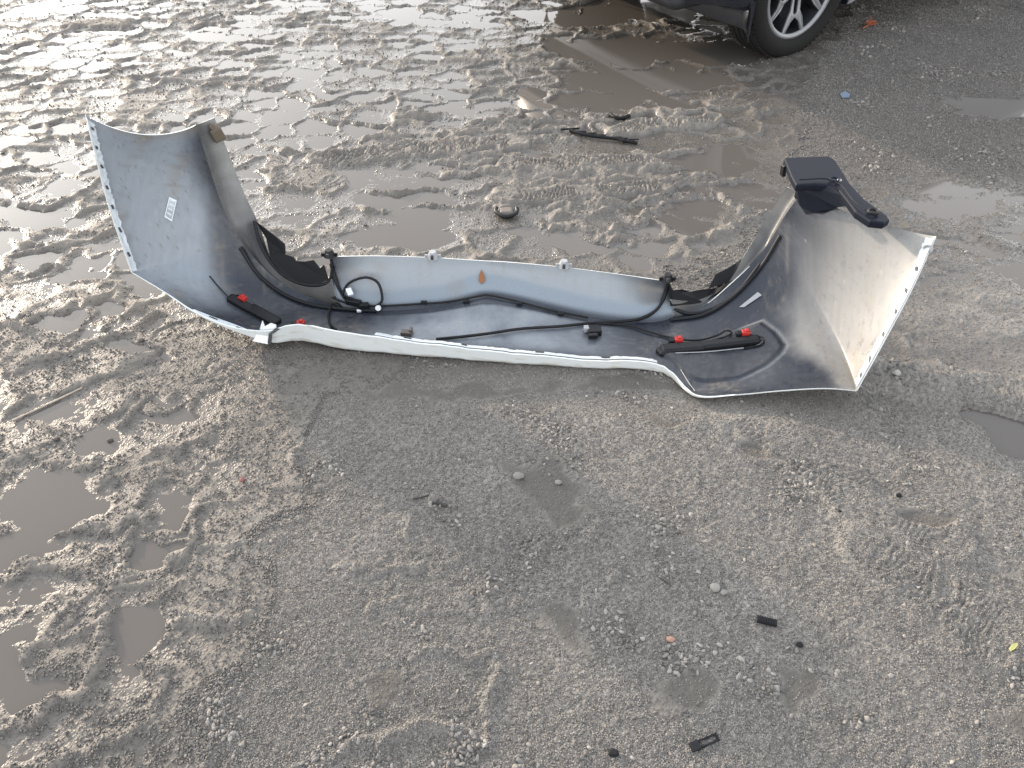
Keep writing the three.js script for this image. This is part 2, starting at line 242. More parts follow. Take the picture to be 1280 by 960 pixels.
// ---- relief mesh: close-set rows where the camera looks, wider ones out to the horizon
function axis(list) { const a = []; for (const [from, to, step] of list) { const n = Math.max(1, Math.round((to - from) / step)); for (let i = 0; i < n; i++) a.push(from + (to - from) * i / n); } a.push(list[list.length - 1][1]); return a; }
const AX = axis([[-90, -20, 14], [-20, -7, 2], [-7, -4.2, .25], [-4.2, -2.4, .014], [-2.4, -1.5, .009], [-1.5, 1.5, .0062], [1.5, 2.4, .010], [2.4, 4.2, .016], [4.2, 7, .25], [7, 20, 2], [20, 90, 14]]);
const AZ = axis([[-90, -20, 14], [-20, -8, 2], [-8, -6, .2], [-6, -4.2, .015], [-4.2, -2.6, .0105], [-2.6, -1.5, .0078], [-1.5, -.5, .0055], [-.5, .5, .1], [.5, 6, .8], [6, 20, 4], [20, 90, 14]]);
{
  const nx = AX.length, nz = AZ.length, pos = new Float32Array(nx * nz * 3), col = new Float32Array(nx * nz * 3), uv = new Float32Array(nx * nz * 2);
  for (let j = 0; j < nz; j++) for (let i = 0; i < nx; i++) {
    const x = AX[i], z = AZ[j], k = j * nx + i, h = ground(x, z), g = G0;
    pos[k * 3] = x; pos[k * 3 + 1] = h; pos[k * 3 + 2] = z; uv[k * 2] = x; uv[k * 2 + 1] = -z;
    // pale sandy crust on what stands proud, dark brown silt where water reaches
    const wet = Math.max(sstep(.016, .001, h) * (.35 + .65 * Math.max(g.m, g.film)), g.damp * .85);
    const tone = 1 + .30 * g.low * .5 + .25 * g.crumbs + .2 * g.fine + .25 * g.grit;
    const fr = sstep(-2.6, -1.7, z), dryM = [lerp(.152, .184, fr), lerp(.138, .166, fr), lerp(.121, .144, fr)], dryG = [.172, .160, .144], wetC = [.100, .090, .079];
    const broad = 1 + .30 * fbm(x * 1.9 + 5, z * 1.9, 3) + .12 * noise(x * 9, z * 9 + 7);
    const spots = g.m < .5 ? noise(x * 160 + 9, z * 160) : 0, rb = sstep(.7, 1.5, x) * sstep(-2.0, -2.6, z);
    for (let c = 0; c < 3; c++) { let v = lerp(dryG[c], dryM[c], g.m); v *= tone * broad * (1 + .35 * spots) * (1 - .56 * rb); col[k * 3 + c] = Math.max(.02, lerp(v, wetC[c] * (1 + .3 * g.fine) * (1 - .25 * g.damp * (1 - g.m)), wet)); }
  }
  const idx = new Uint32Array((nx - 1) * (nz - 1) * 6); let q = 0;
  for (let j = 0; j + 1 < nz; j++) for (let i = 0; i + 1 < nx; i++) { const a = j * nx + i, b = a + 1, c = a + nx, d = c + 1; idx[q++] = a; idx[q++] = c; idx[q++] = b; idx[q++] = b; idx[q++] = c; idx[q++] = d; }
  const g = new THREE.BufferGeometry();
  g.setAttribute('position', new THREE.BufferAttribute(pos, 3)); g.setAttribute('color', new THREE.BufferAttribute(col, 3)); g.setAttribute('uv', new THREE.BufferAttribute(uv, 2));
  g.setIndex(new THREE.BufferAttribute(idx, 1)); g.computeVertexNormals();
  // wetness decides the sheen: one map over the yard
  const RN = 1024, rd = new Uint8Array(RN * RN * 4), X0 = -4.2, Z0 = -6, SP = 8.4;
  for (let j = 0; j < RN; j++) for (let i = 0; i < RN; i++) {
    const x = X0 + (i + .5) / RN * SP, z = -(-2.4 + (j + .5) / RN * SP); // v runs along -z
    const h = ground(x, z), wet = Math.max(sstep(.022, .002, h) * (.25 + .75 * Math.max(G0.m, G0.film)), G0.damp * .6);
    const k = (j * RN + i) * 4; rd[k] = 0; rd[k + 1] = 255 * Math.min(1, Math.max(.12, .86 - (.16 + .24 * sstep(-1.7, -2.6, z)) * wet * sstep(.010, .002, h) - .18 * sstep(.004, .0005, h) - .22 * G0.film - .20 * wet * sstep(-1.4, -2.6, z) - .03 * G0.m + .12 * G0.crumbs)); rd[k + 2] = 0; rd[k + 3] = 255;
  }
  const rmap = new THREE.DataTexture(rd, RN, RN); rmap.magFilter = THREE.LinearFilter; rmap.minFilter = THREE.LinearMipmapLinearFilter; rmap.generateMipmaps = true; rmap.wrapS = rmap.wrapT = THREE.RepeatWrapping;
  rmap.repeat.set(1 / SP, 1 / SP); rmap.offset.set(-X0 / SP, 2.4 / SP); rmap.needsUpdate = true;
  const BN = 512, bd = new Uint8Array(BN * BN * 4);
  { const R = rng(5), f = new Float32Array(BN * BN);
    for (let n = 0; n < 16000; n++) { const cx = R() * BN, cy = R() * BN, rr = 1.1 + R() * R() * R() * 5, hh = .3 + R() * .7; for (let y = -8; y <= 8; y++) for (let x = -8; x <= 8; x++) { const d = Math.hypot(x, y) / rr; if (d < 1) { const p = ((Math.floor(cy + y) + BN) % BN) * BN + (Math.floor(cx + x) + BN) % BN; f[p] = Math.max(f[p], hh * Math.sqrt(1 - d * d) * Math.min(1, rr / 4)); } } }
    for (let i = 0; i < BN * BN; i++) { const v = 255 * Math.min(1, f[i] * .85 + R() * .15); bd[i * 4] = bd[i * 4 + 1] = bd[i * 4 + 2] = v; bd[i * 4 + 3] = 255; } }
  const bmap = new THREE.DataTexture(bd, BN, BN); bmap.magFilter = THREE.LinearFilter; bmap.minFilter = THREE.LinearMipmapLinearFilter; bmap.generateMipmaps = true; bmap.wrapS = bmap.wrapT = THREE.RepeatWrapping; bmap.repeat.set(1 / .53, 1 / .53); bmap.needsUpdate = true;
  const mat = new THREE.MeshStandardMaterial({ vertexColors: true, roughness: 1, roughnessMap: rmap, bumpMap: bmap, bumpScale: .0032 });
  const ground_ = new THREE.Mesh(g, mat); ground_.name = 'ground'; ground_.castShadow = ground_.receiveShadow = true;
  ground_.userData = { kind: 'structure', label: 'churned grey brown mud and gravel yard with pockets of water', category: 'ground' };
  scene.add(ground_);
  const wg = new THREE.PlaneGeometry(180, 180); wg.rotateX(-Math.PI / 2);
  const water = new THREE.Mesh(wg, new THREE.MeshPhysicalMaterial({ color: new THREE.Color().setRGB(.098, .089, .081), roughness: .04, ior: 1.33 }));
  water.name = 'water'; water.receiveShadow = true; water.userData = { kind: 'structure', label: 'still muddy water lying in the hollows of the yard', category: 'water' };
  scene.add(water);
}
// ------------------------------------------------------------------ helpers for things
const taken = {};
const numbered = n => { const k = taken[n] = (taken[n] ?? -1) + 1; return k ? n + '_' + String(k).padStart(3, '0') : n; };
function thing(name, label, category, base = [0, 0, 0], group) {
  const o = new THREE.Group(); o.name = numbered(name); o.position.set(...base); o.userData = { label, category }; if (group) o.userData.group = group;
  o.base = base; scene.add(o); return o;
}
function part(name, geo, mat, root, parent = root, label) { // geometry comes in yard coordinates
  const g = geo.clone(); g.translate(-root.base[0], -root.base[1], -root.base[2]);
  const m = new THREE.Mesh(g, mat); m.name = name; m.castShadow = m.receiveShadow = true; if (label) m.userData.label = label; parent.add(m); return m;
}
function single(name, geo, mat, label, category, group) {
  geo.computeBoundingBox(); const b = geo.boundingBox, c = [(b.min.x + b.max.x) / 2, b.min.y, (b.min.z + b.max.z) / 2];
  const g = geo.clone(); g.translate(-c[0], -c[1], -c[2]);
  const m = new THREE.Mesh(g, mat); m.name = numbered(name); m.position.set(...c); m.castShadow = m.receiveShadow = true; m.userData = { label, category }; if (group) m.userData.group = group; scene.add(m); return m;
}
const std = (r, g, b, rough, o = {}) => new THREE.MeshPhysicalMaterial({ color: new THREE.Color().setRGB(r, g, b), roughness: rough, ...o });
const V = a => new THREE.Vector3(...a);
// a sheet of plastic of real thickness: inner face, and outer face with its edges
function sheet(fn, nu, nv, t, colIn, colOut, plain = () => false) { // plain: where the edge shows bare plastic, not paint
  const P = [], N = [], at = (i, j) => i * (nv + 1) + j;
  for (let i = 0; i <= nu; i++) for (let j = 0; j <= nv; j++) P.push(V(fn(i / nu, j / nv)));
  for (let i = 0; i <= nu; i++) for (let j = 0; j <= nv; j++) {
    const a = P[at(Math.min(nu, i + 1), j)].clone().sub(P[at(Math.max(0, i - 1), j)]), b = P[at(i, Math.min(nv, j + 1))].clone().sub(P[at(i, Math.max(0, j - 1))]);
    N.push(a.cross(b).normalize());
  }
  const mk = (pts, quads, cols) => { const g = new THREE.BufferGeometry(), p = [], c = []; pts.forEach((q, k) => { p.push(q.x, q.y, q.z); c.push(...cols[k]); }); const ix = []; for (const [a, b, c2, d] of quads) ix.push(a, b, c2, a, c2, d);
    g.setAttribute('position', new THREE.Float32BufferAttribute(p, 3)); g.setAttribute('color', new THREE.Float32BufferAttribute(c, 3)); g.setAttribute('uv', new THREE.Float32BufferAttribute(pts.flatMap((q, k) => [Math.floor((k % P.length) / (nv + 1)) / nu * 2.8, (k % (nv + 1)) / nv * .5]), 2)); g.setIndex(ix); g.computeVertexNormals(); return g; };
  const qi = [], ci = []; for (let i = 0; i <= nu; i++) for (let j = 0; j <= nv; j++) ci.push(colIn(i / nu, j / nv, P[at(i, j)]));
  for (let i = 0; i < nu; i++) for (let j = 0; j < nv; j++) qi.push([at(i, j), at(i + 1, j), at(i + 1, j + 1), at(i, j + 1)]);
  const inner = mk(P, qi, ci);
  const O = P.map((p, k) => p.clone().addScaledVector(N[k], -t)), ring = [];
  for (let i = 0; i < nu; i++) ring.push(at(i, 0)); for (let j = 0; j < nv; j++) ring.push(at(nu, j)); for (let i = nu; i > 0; i--) ring.push(at(i, nv)); for (let j = nv; j > 0; j--) ring.push(at(0, j));
  const qo = qi.map(([a, b, c, d]) => [a, d, c, b]), n0 = O.length, pts = O.slice(), outC = p => { const n = fbm(p.x * 14, p.y * 60 + p.z * 14, 4), d = .75 * sstep(.05, .55, n + .35 * sstep(.035, .008, p.y)) ; return colOut.map((q, i) => q * (1 - d * [.35, .42, .52][i]) * (1 + .08 * n)); }, cols = O.map(outC);
  for (const k of ring) { const bare = plain(Math.floor(k / (nv + 1)) / nu, (k % (nv + 1)) / nv); pts.push(P[k].clone().addScaledVector(N[k], bare ? 0 : .0006)); cols.push(bare ? ci[k] : outC(P[k])); } for (const k of ring) { pts.push(O[k]); cols.push(outC(O[k])); }
  const R = ring.length; for (let k = 0; k < R; k++) { const n = (k + 1) % R; qo.push([n0 + k, n0 + n, n0 + R + n, n0 + R + k]); }
  return { inner, outer: mk(pts, qo, cols) };
}
// a thin plate with a given 3-D outline
function plate(pts, t, bulge = 0) {
  const p = pts.map(V), n = new THREE.Vector3(), c = new THREE.Vector3();
  for (let i = 0; i < p.length; i++) { const a = p[i], b = p[(i + 1) % p.length]; n.x += (a.y - b.y) * (a.z + b.z); n.y += (a.z - b.z) * (a.x + b.x); n.z += (a.x - b.x) * (a.y + b.y); c.add(a); }
  n.normalize(); c.divideScalar(p.length);
  if (n.y + n.z * .7 < 0) { n.negate(); p.reverse(); }
  const e1 = p[0].clone().sub(c).projectOnPlane(n).normalize(), e2 = n.clone().cross(e1);
  const flat = p.map(q => new THREE.Vector2(q.clone().sub(c).dot(e1), q.clone().sub(c).dot(e2))), f = THREE.ShapeUtils.triangulateShape(flat, []);
  const pos = [], push = (...q) => q.forEach(v => pos.push(v.x, v.y, v.z)), up = p.map(q => q.clone().addScaledVector(n, t / 2)), dn = p.map(q => q.clone().addScaledVector(n, -t / 2));
  for (const [a, b, d] of f) { push(up[a], up[b], up[d]); push(dn[a], dn[d], dn[b]); }
  for (let i = 0; i < p.length; i++) { const j = (i + 1) % p.length; push(up[i], dn[i], dn[j], up[i], dn[j], up[j]); }
  const g = new THREE.BufferGeometry(); g.setAttribute('position', new THREE.Float32BufferAttribute(pos, 3)); g.computeVertexNormals();
  g.setAttribute('uv', new THREE.Float32BufferAttribute(pos.flatMap((_, i) => i % 3 ? [] : [pos[i], pos[i + 2]]), 2)); return g;
}
const tube = (pts, r, seg = 8) => { const c = new THREE.CatmullRomCurve3(pts.map(V), false, 'centripetal'); return new THREE.TubeGeometry(c, Math.max(6, Math.ceil(c.getLength() / .008)), r, seg); };
function box(c, size, rot = [0, 0, 0], rad = .15) { const g = new RoundedBoxGeometry(...size, 2, Math.min(...size) * rad); g.rotateX(rot[0]); g.rotateY(rot[1]); g.rotateZ(rot[2]); g.translate(...c); return g; }
const along = (A, B) => Math.atan2(-(B[2] - A[2]), B[0] - A[0]);
const clean = g => { const q = g.index ? g.toNonIndexed() : g.clone(); for (const k of Object.keys(q.attributes)) if (!['position', 'normal', 'uv'].includes(k)) q.deleteAttribute(k); return q; };
const join = list => mergeGeometries(list.map(clean));

// ------------------------------------------------------------------ plastics
function grain(n, s, lo, hi, seed, streak = 1) { // small roughness / dirt map
  const d = new Uint8Array(n * n * 4); for (let j = 0; j < n; j++) for (let i = 0; i < n; i++) { const v = fbm(i / n * s * streak + seed, j / n * s, 4) * .9 + .5; const q = 255 * Math.min(1, Math.max(0, lo + (hi - lo) * v)); const k = (j * n + i) * 4; d[k] = d[k + 1] = d[k + 2] = q; d[k + 3] = 255; }
  const t = new THREE.DataTexture(d, n, n); t.magFilter = THREE.LinearFilter; t.minFilter = THREE.LinearMipmapLinearFilter; t.generateMipmaps = true; t.wrapS = t.wrapT = THREE.RepeatWrapping; t.needsUpdate = true; return t;
}
const mapA = grain(512, 24, .18, .50, 3); mapA.repeat.set(2, 2);
const mInner = new THREE.MeshPhysicalMaterial({ vertexColors: true, roughness: 1, roughnessMap: mapA, bumpMap: mapA, bumpScale: .0002 });
const mWhite = new THREE.MeshPhysicalMaterial({ vertexColors: true, roughness: .32, clearcoat: .6, clearcoatRoughness: .12 });
const mBlack = std(.009, .010, .012, .45, { specularIntensity: .5 }), mBlackRough = std(.009, .0095, .011, .62, { specularIntensity: .4 }), mTrim = std(.008, .010, .017, .46, { specularIntensity: .28, bumpMap: mapA, bumpScale: .0004 }), mRed = std(.42, .02, .016, .5), mWhitePlain = std(.74, .76, .77, .38), mGrey = std(.30, .31, .32, .45),
  mCable = std(.009, .009, .010, .5, { specularIntensity: .5 }), mSlot = std(.03, .032, .035, .6), mTag = std(.7, .72, .74, .5), mSteel = std(.45, .45, .46, .35, { metalness: .8 });

// ------------------------------------------------------------------ the bumper cover
const bumper = thing('bumper_cover', 'long white car bumper cover lying on its outer face in the mud, inside showing', 'bumper', [-.05, 0, -1.86]);
const T = .0035, SKIN = [.64, .67, .665];
const mix3 = (a, b, t) => [lerp(a[0], b[0], t), lerp(a[1], b[1], t), lerp(a[2], b[2], t)];
const PAINT = [.222, .248, .278], DARK = [.022, .026, .036], DIRT = [.20, .17, .13];
function insideColour(u, v, p) { // bare charcoal plastic with pale paint overspray on the wings and patches of the floor, plus painted shade and sky sheen
  const s = u * 24, w = Math.max(0, (v - .1) / .9), n = fbm(p.x * 9 + 4, p.z * 9 + p.y * 7, 4), nf = fbm(p.x * 60, p.z * 60 + p.y * 50, 3);
  const left = sstep(5.6, 3.4, s + 2.2 * sstep(.45, .95, w) + .5 * n);
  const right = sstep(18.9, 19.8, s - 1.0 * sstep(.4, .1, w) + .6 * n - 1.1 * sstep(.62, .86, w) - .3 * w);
  const mid = sstep(8.8, 10.2, s) * sstep(15, 13, s) * sstep(.12, .3, w) * 1.05;  // floor overspray, lightened further to paint in the sky's reflection
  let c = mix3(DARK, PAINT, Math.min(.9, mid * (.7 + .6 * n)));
  c = mix3(c, PAINT, left * sstep(1.02, .74, w + .10 * n));
  c = mix3(c, [.175, .175, .172], right * sstep(1.0, .42, w + .08 * n));  // right overspray, darkened towards the crease to paint in the upper wing's shade
  if (s > 18) { c = mix3(c, [.34, .34, .33], .5 * right * sstep(.60, .68, noise(u * 420 + 7, v * 80))); c = mix3(c, DIRT, .22 * right * sstep(0, .5, n)); }
  const speck = sstep(.58, .66, noise(u * 260, v * 48)) * sstep(-.1, .3, n + .2); c = mix3(c, [.09, .075, .06], .7 * speck);
  const drip = sstep(.18, .42, noise(u * 150, w * 2.5 + 4)) * sstep(-.05, .35, n) * (s < 5 || s > 19 ? 1 : 0); c = mix3(c, [.13, .11, .09], .4 * drip);
  const top = s < 3 ? sstep(.35, 0, s) * sstep(.1, .3, w) : 0; c = mix3(c, DIRT, .75 * top * (.7 + nf)); c = mix3(c, DIRT, .35 * sstep(.25, .6, n + .5 * nf));
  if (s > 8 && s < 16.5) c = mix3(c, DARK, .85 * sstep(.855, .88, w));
  const e = insertDepth(s, w); if (e > -.006) c = mix3(mix3(c, [.018, .022, .030], sstep(-.004, .002, e)), [.20, .205, .21], .7 * gauss(e, .0028) * sstep(17.6, 18.6, s));
  c = mix3(c, DIRT, .10 * sstep(.05, .45, n + nf * .6));
  return c.map(q => Math.max(.02, q * (1 + .18 * nf)));
}
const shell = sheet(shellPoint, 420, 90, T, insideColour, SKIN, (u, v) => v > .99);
part('inner_face', shell.inner, mInner, bumper, bumper, 'charcoal inside face with grey paint overspray on the wings and painted shade on the right one');
part('painted_skin', shell.outer, mWhite, bumper, bumper, 'white painted outer skin with a raised lower lip');
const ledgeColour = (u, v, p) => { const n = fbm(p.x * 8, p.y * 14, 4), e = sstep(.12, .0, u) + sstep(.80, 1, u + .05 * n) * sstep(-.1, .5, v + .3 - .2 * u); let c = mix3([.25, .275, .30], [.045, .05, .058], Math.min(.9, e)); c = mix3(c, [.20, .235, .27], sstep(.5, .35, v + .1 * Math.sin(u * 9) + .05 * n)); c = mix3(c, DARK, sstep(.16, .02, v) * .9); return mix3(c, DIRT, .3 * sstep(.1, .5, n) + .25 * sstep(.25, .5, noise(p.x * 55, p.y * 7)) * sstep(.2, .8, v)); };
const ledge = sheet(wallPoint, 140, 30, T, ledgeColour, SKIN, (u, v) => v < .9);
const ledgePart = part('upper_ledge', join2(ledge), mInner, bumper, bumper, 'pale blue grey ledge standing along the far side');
function join2(s) { const a = s.inner.toNonIndexed(), b = s.outer.toNonIndexed(); return mergeGeometries([a, b]); }
for (const [fn, lab, cl] of [[flangeLPoint, 'left flange along the tall wing', (u, v, p) => mix3([.10, .10, .10], [.20, .20, .19], sstep(.3, .9, v) * sstep(.42, .1, u)).map(q => q * lerp(.28, 1, sstep(.5, .25, u))).map(q => q * (1 + .5 * fbm(p.x * 30, p.y * 30, 3)))],
  [flangeRPoint, 'right flange below the black trim', (u, v, p) => mix3([.035, .036, .038], [.09, .09, .085], sstep(.4, 1, v)).map(q => q * (1 + .6 * fbm(p.x * 30, p.y * 30, 3)))]])
  part('side_flange', join2(sheet(fn, 60, 14, T, cl, SKIN, (u, v) => v < .9 || (u > .3 && u < .9))), mInner, bumper, bumper, lab);
// torn lamp openings beyond the ends of the ledge
part('torn_panel', plate([[-.831,.219,-2.21], [-.802,.21,-2.19], [-.763,.187,-2.17], [-.737,.166,-2.16], [-.738,.136,-2.15], [-.78,.121,-2.15], [-.799,.175,-2.18]], .003), mBlackRough, bumper);
part('torn_panel', plate([[-.803,.169,-2.19], [-.777,.151,-2.165], [-.77,.145,-2.16], [-.75,.139,-2.15], [-.73,.133,-2.145], [-.711,.13,-2.14], [-.703,.121,-2.13], [-.671,.125,-2.12], [-.64,.134,-2.115], [-.62,.113,-2.1], [-.605,.126,-2.1], [-.594,.081,-2.08], [-.638,.062,-2.08], [-.694,.055,-2.09], [-.752,.085,-2.11], [-.787,.127,-2.14]], .003), mBlackRough, bumper);
part('torn_panel', plate([[.629,.074,-2.04], [.66,.096,-2.09], [.693,.11,-2.1], [.725,.122,-2.115], [.751,.143,-2.12], [.758,.123,-2.1], [.703,.081,-2.07]], .003), mBlackRough, bumper);
part('torn_panel', plate([[.492,.122,-2.01], [.509,.089,-2.01], [.539,.085,-2.02], [.571,.069,-2.03], [.611,.071,-2.04], [.639,.067,-2.05], [.66,.063,-2.06], [.67,.075,-2.07], [.684,.072,-2.07], [.704,.084,-2.08], [.757,.141,-2.1], [.752,.108,-2.085], [.683,.061,-2.045], [.614,.046,-2.005], [.546,.045,-1.98], [.498,.062,-1.965]], .003), mBlackRough, bumper);
// ribs along the torn openings
part('rib', tube([[-.832,.228,-2.2], [-.82,.175,-2.17], [-.794,.121,-2.14], [-.744,.076,-2.11], [-.666,.058,-2.085], [-.595,.074,-2.08], [-.575,.126,-2.09]], .006), mBlack, bumper);
part('rib', tube([[-.872,.172,-2.127], [-.827,.092,-2.1], [-.752,.039,-2.067], [-.649,.018,-2.03], [-.555,.018,-2.009], [-.436,.021,-1.992]], .0062), mBlack, bumper);
part('rib', tube([[.511,.047,-1.969], [.562,.036,-1.959], [.631,.05,-1.965], [.721,.094,-2.011], [.785,.151,-2.065]], .006), mBlack, bumper);
part('rib', tube([[.498,.028,-1.936], [.604,.041,-1.948], [.693,.078,-1.986], [.784,.144,-2.054], [.835,.237,-2.093]], .0055), mBlack, bumper);
part('rib', tube([[-.58,.156,-2.1], [-.575,.106,-2.088], [-.56,.062,-2.062], [-.536,.032,-2.032]], .0045), mBlack, bumper);
part('rib', tube([[.492,.122,-2.01], [.488,.086,-2.001], [.468,.054,-1.976], [.435,.034,-1.953], [.392,.023,-1.942]], .0045), mBlack, bumper);
// tabs on the ledge's top edge
for (const [x, c] of [[.006, [-.583,.168,-2.1]], [.36, [-.253,.162,-2.1]], [.70, [.165,.148,-2.07]], [.99, [.487,.137,-2.01]]]) {
  const g = new THREE.CylinderGeometry(.011, .019, .022, 14); g.translate(c[0], c[1], c[2] - .004);
  const t = part('mounting_tab', join([g, box([c[0], c[1] - .006, c[2] - .003], [.052, .012, .006])]), x === .36 || x === .70 ? mGrey : mBlack, bumper);
  part('screw_hole', box([c[0] - .001, c[1] - .001, c[2] + .013], [.009, .014, .008]), mSlot, bumper, t);
}
// white strips with clip slots on the wings' outer edges
function stripOf(sa, sb, wa, wb, n, jag) {
  const f = (u, v) => { const s = lerp(sa, sb, u), w = lerp(wa, wb, v), k = .1 * w * (1 + jag * noise(u * 40, 3) * v); const p = shellPoint(s / 24, Math.max(0.001, Math.min(.5, (k * 10 < 1 ? .1 : .1) + k * .9)) ), q = shellPoint(s / 24, .3), a = shellPoint(Math.min(1, (s + .1) / 24), .2), b = shellPoint(Math.max(0, (s - .1) / 24), .2);
    const e1 = V(a).sub(V(b)), e2 = V(q).sub(V(shellPoint(s / 24, .12))), nn = e1.cross(e2).normalize(); return V(p).addScaledVector(nn, .004 + .003 * v).toArray(); };
  return f;
}
for (const [sa, sb, slots, lab] of [[.15, 3.0, [.35, .8, 1.2, 1.6, 1.95, 2.3, 2.65], 'slotted white strip up the left wing'], [21.1, 23.9, [21.3, 21.6, 22.05, 22.5, 22.9, 23.3], 'slotted white strip up the right wing']]) {
  const f = stripOf(sa, sb, .0, .55, 60, .35), st = part('clip_strip', join2(sheet(f, 70, 5, .002, (u, v) => [.46, .50, .53].map(q => q * (1 + .35 * noise(u * 30, v * 2))), [.5, .53, .55])), mWhite, bumper, bumper, lab);
  for (const s of slots) { const d = .035, a = f((s - d - sa) / (sb - sa), .35), b = f((s + d - sa) / (sb - sa), .45), c = f((s + d - sa) / (sb - sa), .8), e = f((s - d - sa) / (sb - sa), .7); part('clip_slot', plate([a, b, c, e].map(q => [q[0], q[1] + .0012, q[2] + .0022]), .002), mSlot, bumper, st); }
}
{ // strip inside the front lip and along the left corner
  const f = (u, v) => { const s = lerp(9.6, 15.3, u), p = shellPoint(s / 24, 0); return [p[0], p[1] + .002 - .010 * v + .003 * noise(u * 60, 1) * (v > .5 ? 1 : 0), p[2] - .006 - .020 * v]; };
  const st = part('clip_strip', join2(sheet(f, 90, 4, .002, () => [.62, .67, .71], [.6, .64, .67])), mWhite, bumper, bumper, 'torn white strip along the front lip');
  for (const u of [.08, .3, .62, .8]) { const a = f(u, .4), b = f(u + .025, .4), c = f(u + .025, .8), d = f(u, .8); part('clip_slot', plate([a, b, c, d].map(q => [q[0], q[1] + .002, q[2]]), .002), mSlot, bumper, st); }
  const h = (u, v) => { const s = lerp(4.9, 6.9, u), p = shellPoint(s / 24, .1), q = shellPoint(s / 24, .3); const m = mixp(p, q, .42 * v * Math.sin(Math.PI * (.08 + .9 * u))); return [m[0], m[1] + .006, m[2]]; };
  const s2 = part('clip_strip', join2(sheet(h, 50, 4, .002, () => [.64, .69, .72], [.6, .64, .67])), mWhite, bumper, bumper, 'white strip at the bent left corner');
  for (const u of [.2, .55, .75]) { const a = h(u, .45), b = h(u + .1, .45), c = h(u + .1, .6), d = h(u, .6); part('clip_slot', plate([a, b, c, d].map(q => [q[0], q[1] + .002, q[2]]), .002), mSlot, bumper, s2); }
}
part('torn_edge', plate([[-.787,.033,-1.825], [-.761,.066,-1.83], [-.747,.098,-1.84], [-.744,.078,-1.838], [-.725,.089,-1.84], [-.709,.084,-1.838], [-.708,.066,-1.83], [-.731,.054,-1.822], [-.739,.029,-1.815]], .005), mWhitePlain, bumper, bumper, 'jagged white break in the front corner');
part('crack', plate([[-.736,.038,-1.808], [-.727,.071,-1.812], [-.704,.088,-1.818], [-.691,.086,-1.816], [-.717,.071,-1.808], [-.725,.039,-1.803]], .003), mSlot, bumper);
// sensor holders, sensors, loom
function sensorHolder(A, B, wid) { const a = V(A), b = V(B), L = a.distanceTo(b), c = a.clone().add(b).multiplyScalar(.5), g = new RoundedBoxGeometry(L, .022, wid, 3, .009), d = b.clone().sub(a).normalize(); const q = new THREE.Quaternion().setFromUnitVectors(new THREE.Vector3(1, 0, 0), d); g.applyQuaternion(q); g.translate(c.x, c.y, c.z); return g; }
part('sensor_holder', join([sensorHolder([-.903,.064,-2.01], [-.825,.033,-1.979], .033), sensorHolder([-.838,.037,-1.991], [-.735,.021,-1.928], .038)]), mBlack, bumper);
part('sensor_holder', join([sensorHolder([.449,.022,-1.797], [.582,.023,-1.811], .038), sensorHolder([.57,.022,-1.812], [.749,.045,-1.818], .033), sensorHolder([.438,.019,-1.781], [.479,.021,-1.801], .035)]), mBlack, bumper);
for (const [c, t] of [[[-.859,.06,-2.007], -.4], [[-.66,.031,-1.915], 0], [[.507,.031,-1.832], .0], [[.709,.052,-1.84], .0]]) {
  const s = part('parking_sensor', join([box(c, [.025, .016, .018], [0, t, 0], .2), box([c[0] + .002, c[1] + .005, c[2]], [.011, .017, .013], [0, t, 0], .2)]), mRed, bumper, bumper, 'red plug on a black sensor');
  part('connector', box([c[0] - .020 * Math.cos(t), c[1] - .004, c[2] + .02 * Math.sin(t)], [.018, .016, .018], [0, t, 0], .2), mBlack, bumper, s); }
const loomPts = [[[-.583,.039,-2.041], [-.516,.028,-2.017], [-.41,.034,-2.003], [-.308,.037,-2.008], [-.205,.044,-2.011], [-.102,.064,-2.015], [-.084,.066,-2.017], [0,.055,-2.005], [.127,.037,-1.974], [.241,.025,-1.952]],
  [[-.231,.034,-1.832], [-.158,.038,-1.838], [-.073,.04,-1.852], [.025,.04,-1.875], [.149,.034,-1.896], [.246,.025,-1.923], [.328,.021,-1.936], [.403,.03,-1.941], [.46,.05,-1.966], [.482,.084,-1.996], [.487,.126,-2]],
  [[.246,.024,-1.925], [.314,.02,-1.925], [.376,.021,-1.913], [.433,.023,-1.878], [.509,.026,-1.842], [.575,.023,-1.842], [.631,.03,-1.857], [.658,.041,-1.866], [.674,.039,-1.86], [.654,.037,-1.843], [.586,.022,-1.831]],
  [[-.556,.019,-2.016], [-.58,.025,-2.029], [-.586,.019,-1.981], [-.571,.02,-1.926], [-.547,.023,-1.893]],
  [[-.548,.05,-2.043], [-.53,.079,-2.055], [-.497,.099,-2.057], [-.459,.108,-2.053], [-.429,.097,-2.043], [-.417,.069,-2.026], [-.418,.044,-2.012], [-.437,.031,-2.004]],
  [[-.583,.133,-2.094], [-.574,.083,-2.076], [-.556,.054,-2.051], [-.535,.035,-2.029], [-.489,.025,-2.007]],
  [[-.542,.048,-2.038], [-.51,.043,-2.026], [-.484,.036,-2.014], [-.457,.032,-2.007], [-.416,.03,-2.001]], [[-.964,.113,-2.055], [-.939,.089,-2.036], [-.904,.066,-2.008]], [[.71,.048,-1.842], [.738,.049,-1.828], [.759,.05,-1.816], [.749,.043,-1.798], [.697,.031,-1.793]]];
const loom = part('wiring_loom', join(loomPts.map((p, i) => tube(p, [.0034, .0046, .003, .0036, .0043, .0036, .0032, .0018, .0022][i]))), mCable, bumper, bumper, 'black taped wiring loom with a loop');
part('connector_block', join([box([.255,.026,-1.881], [.042, .022, .03], [0, .1, 0], .15), box([.248,.03,-1.853], [.03, .014, .014], [0, .1, 0], .15)]), mBlack, bumper, loom);
part('connector_block', box([.23,.031,-1.887], [.016, .018, .018], [0, .1, 0], .15), mGrey, bumper, loom);
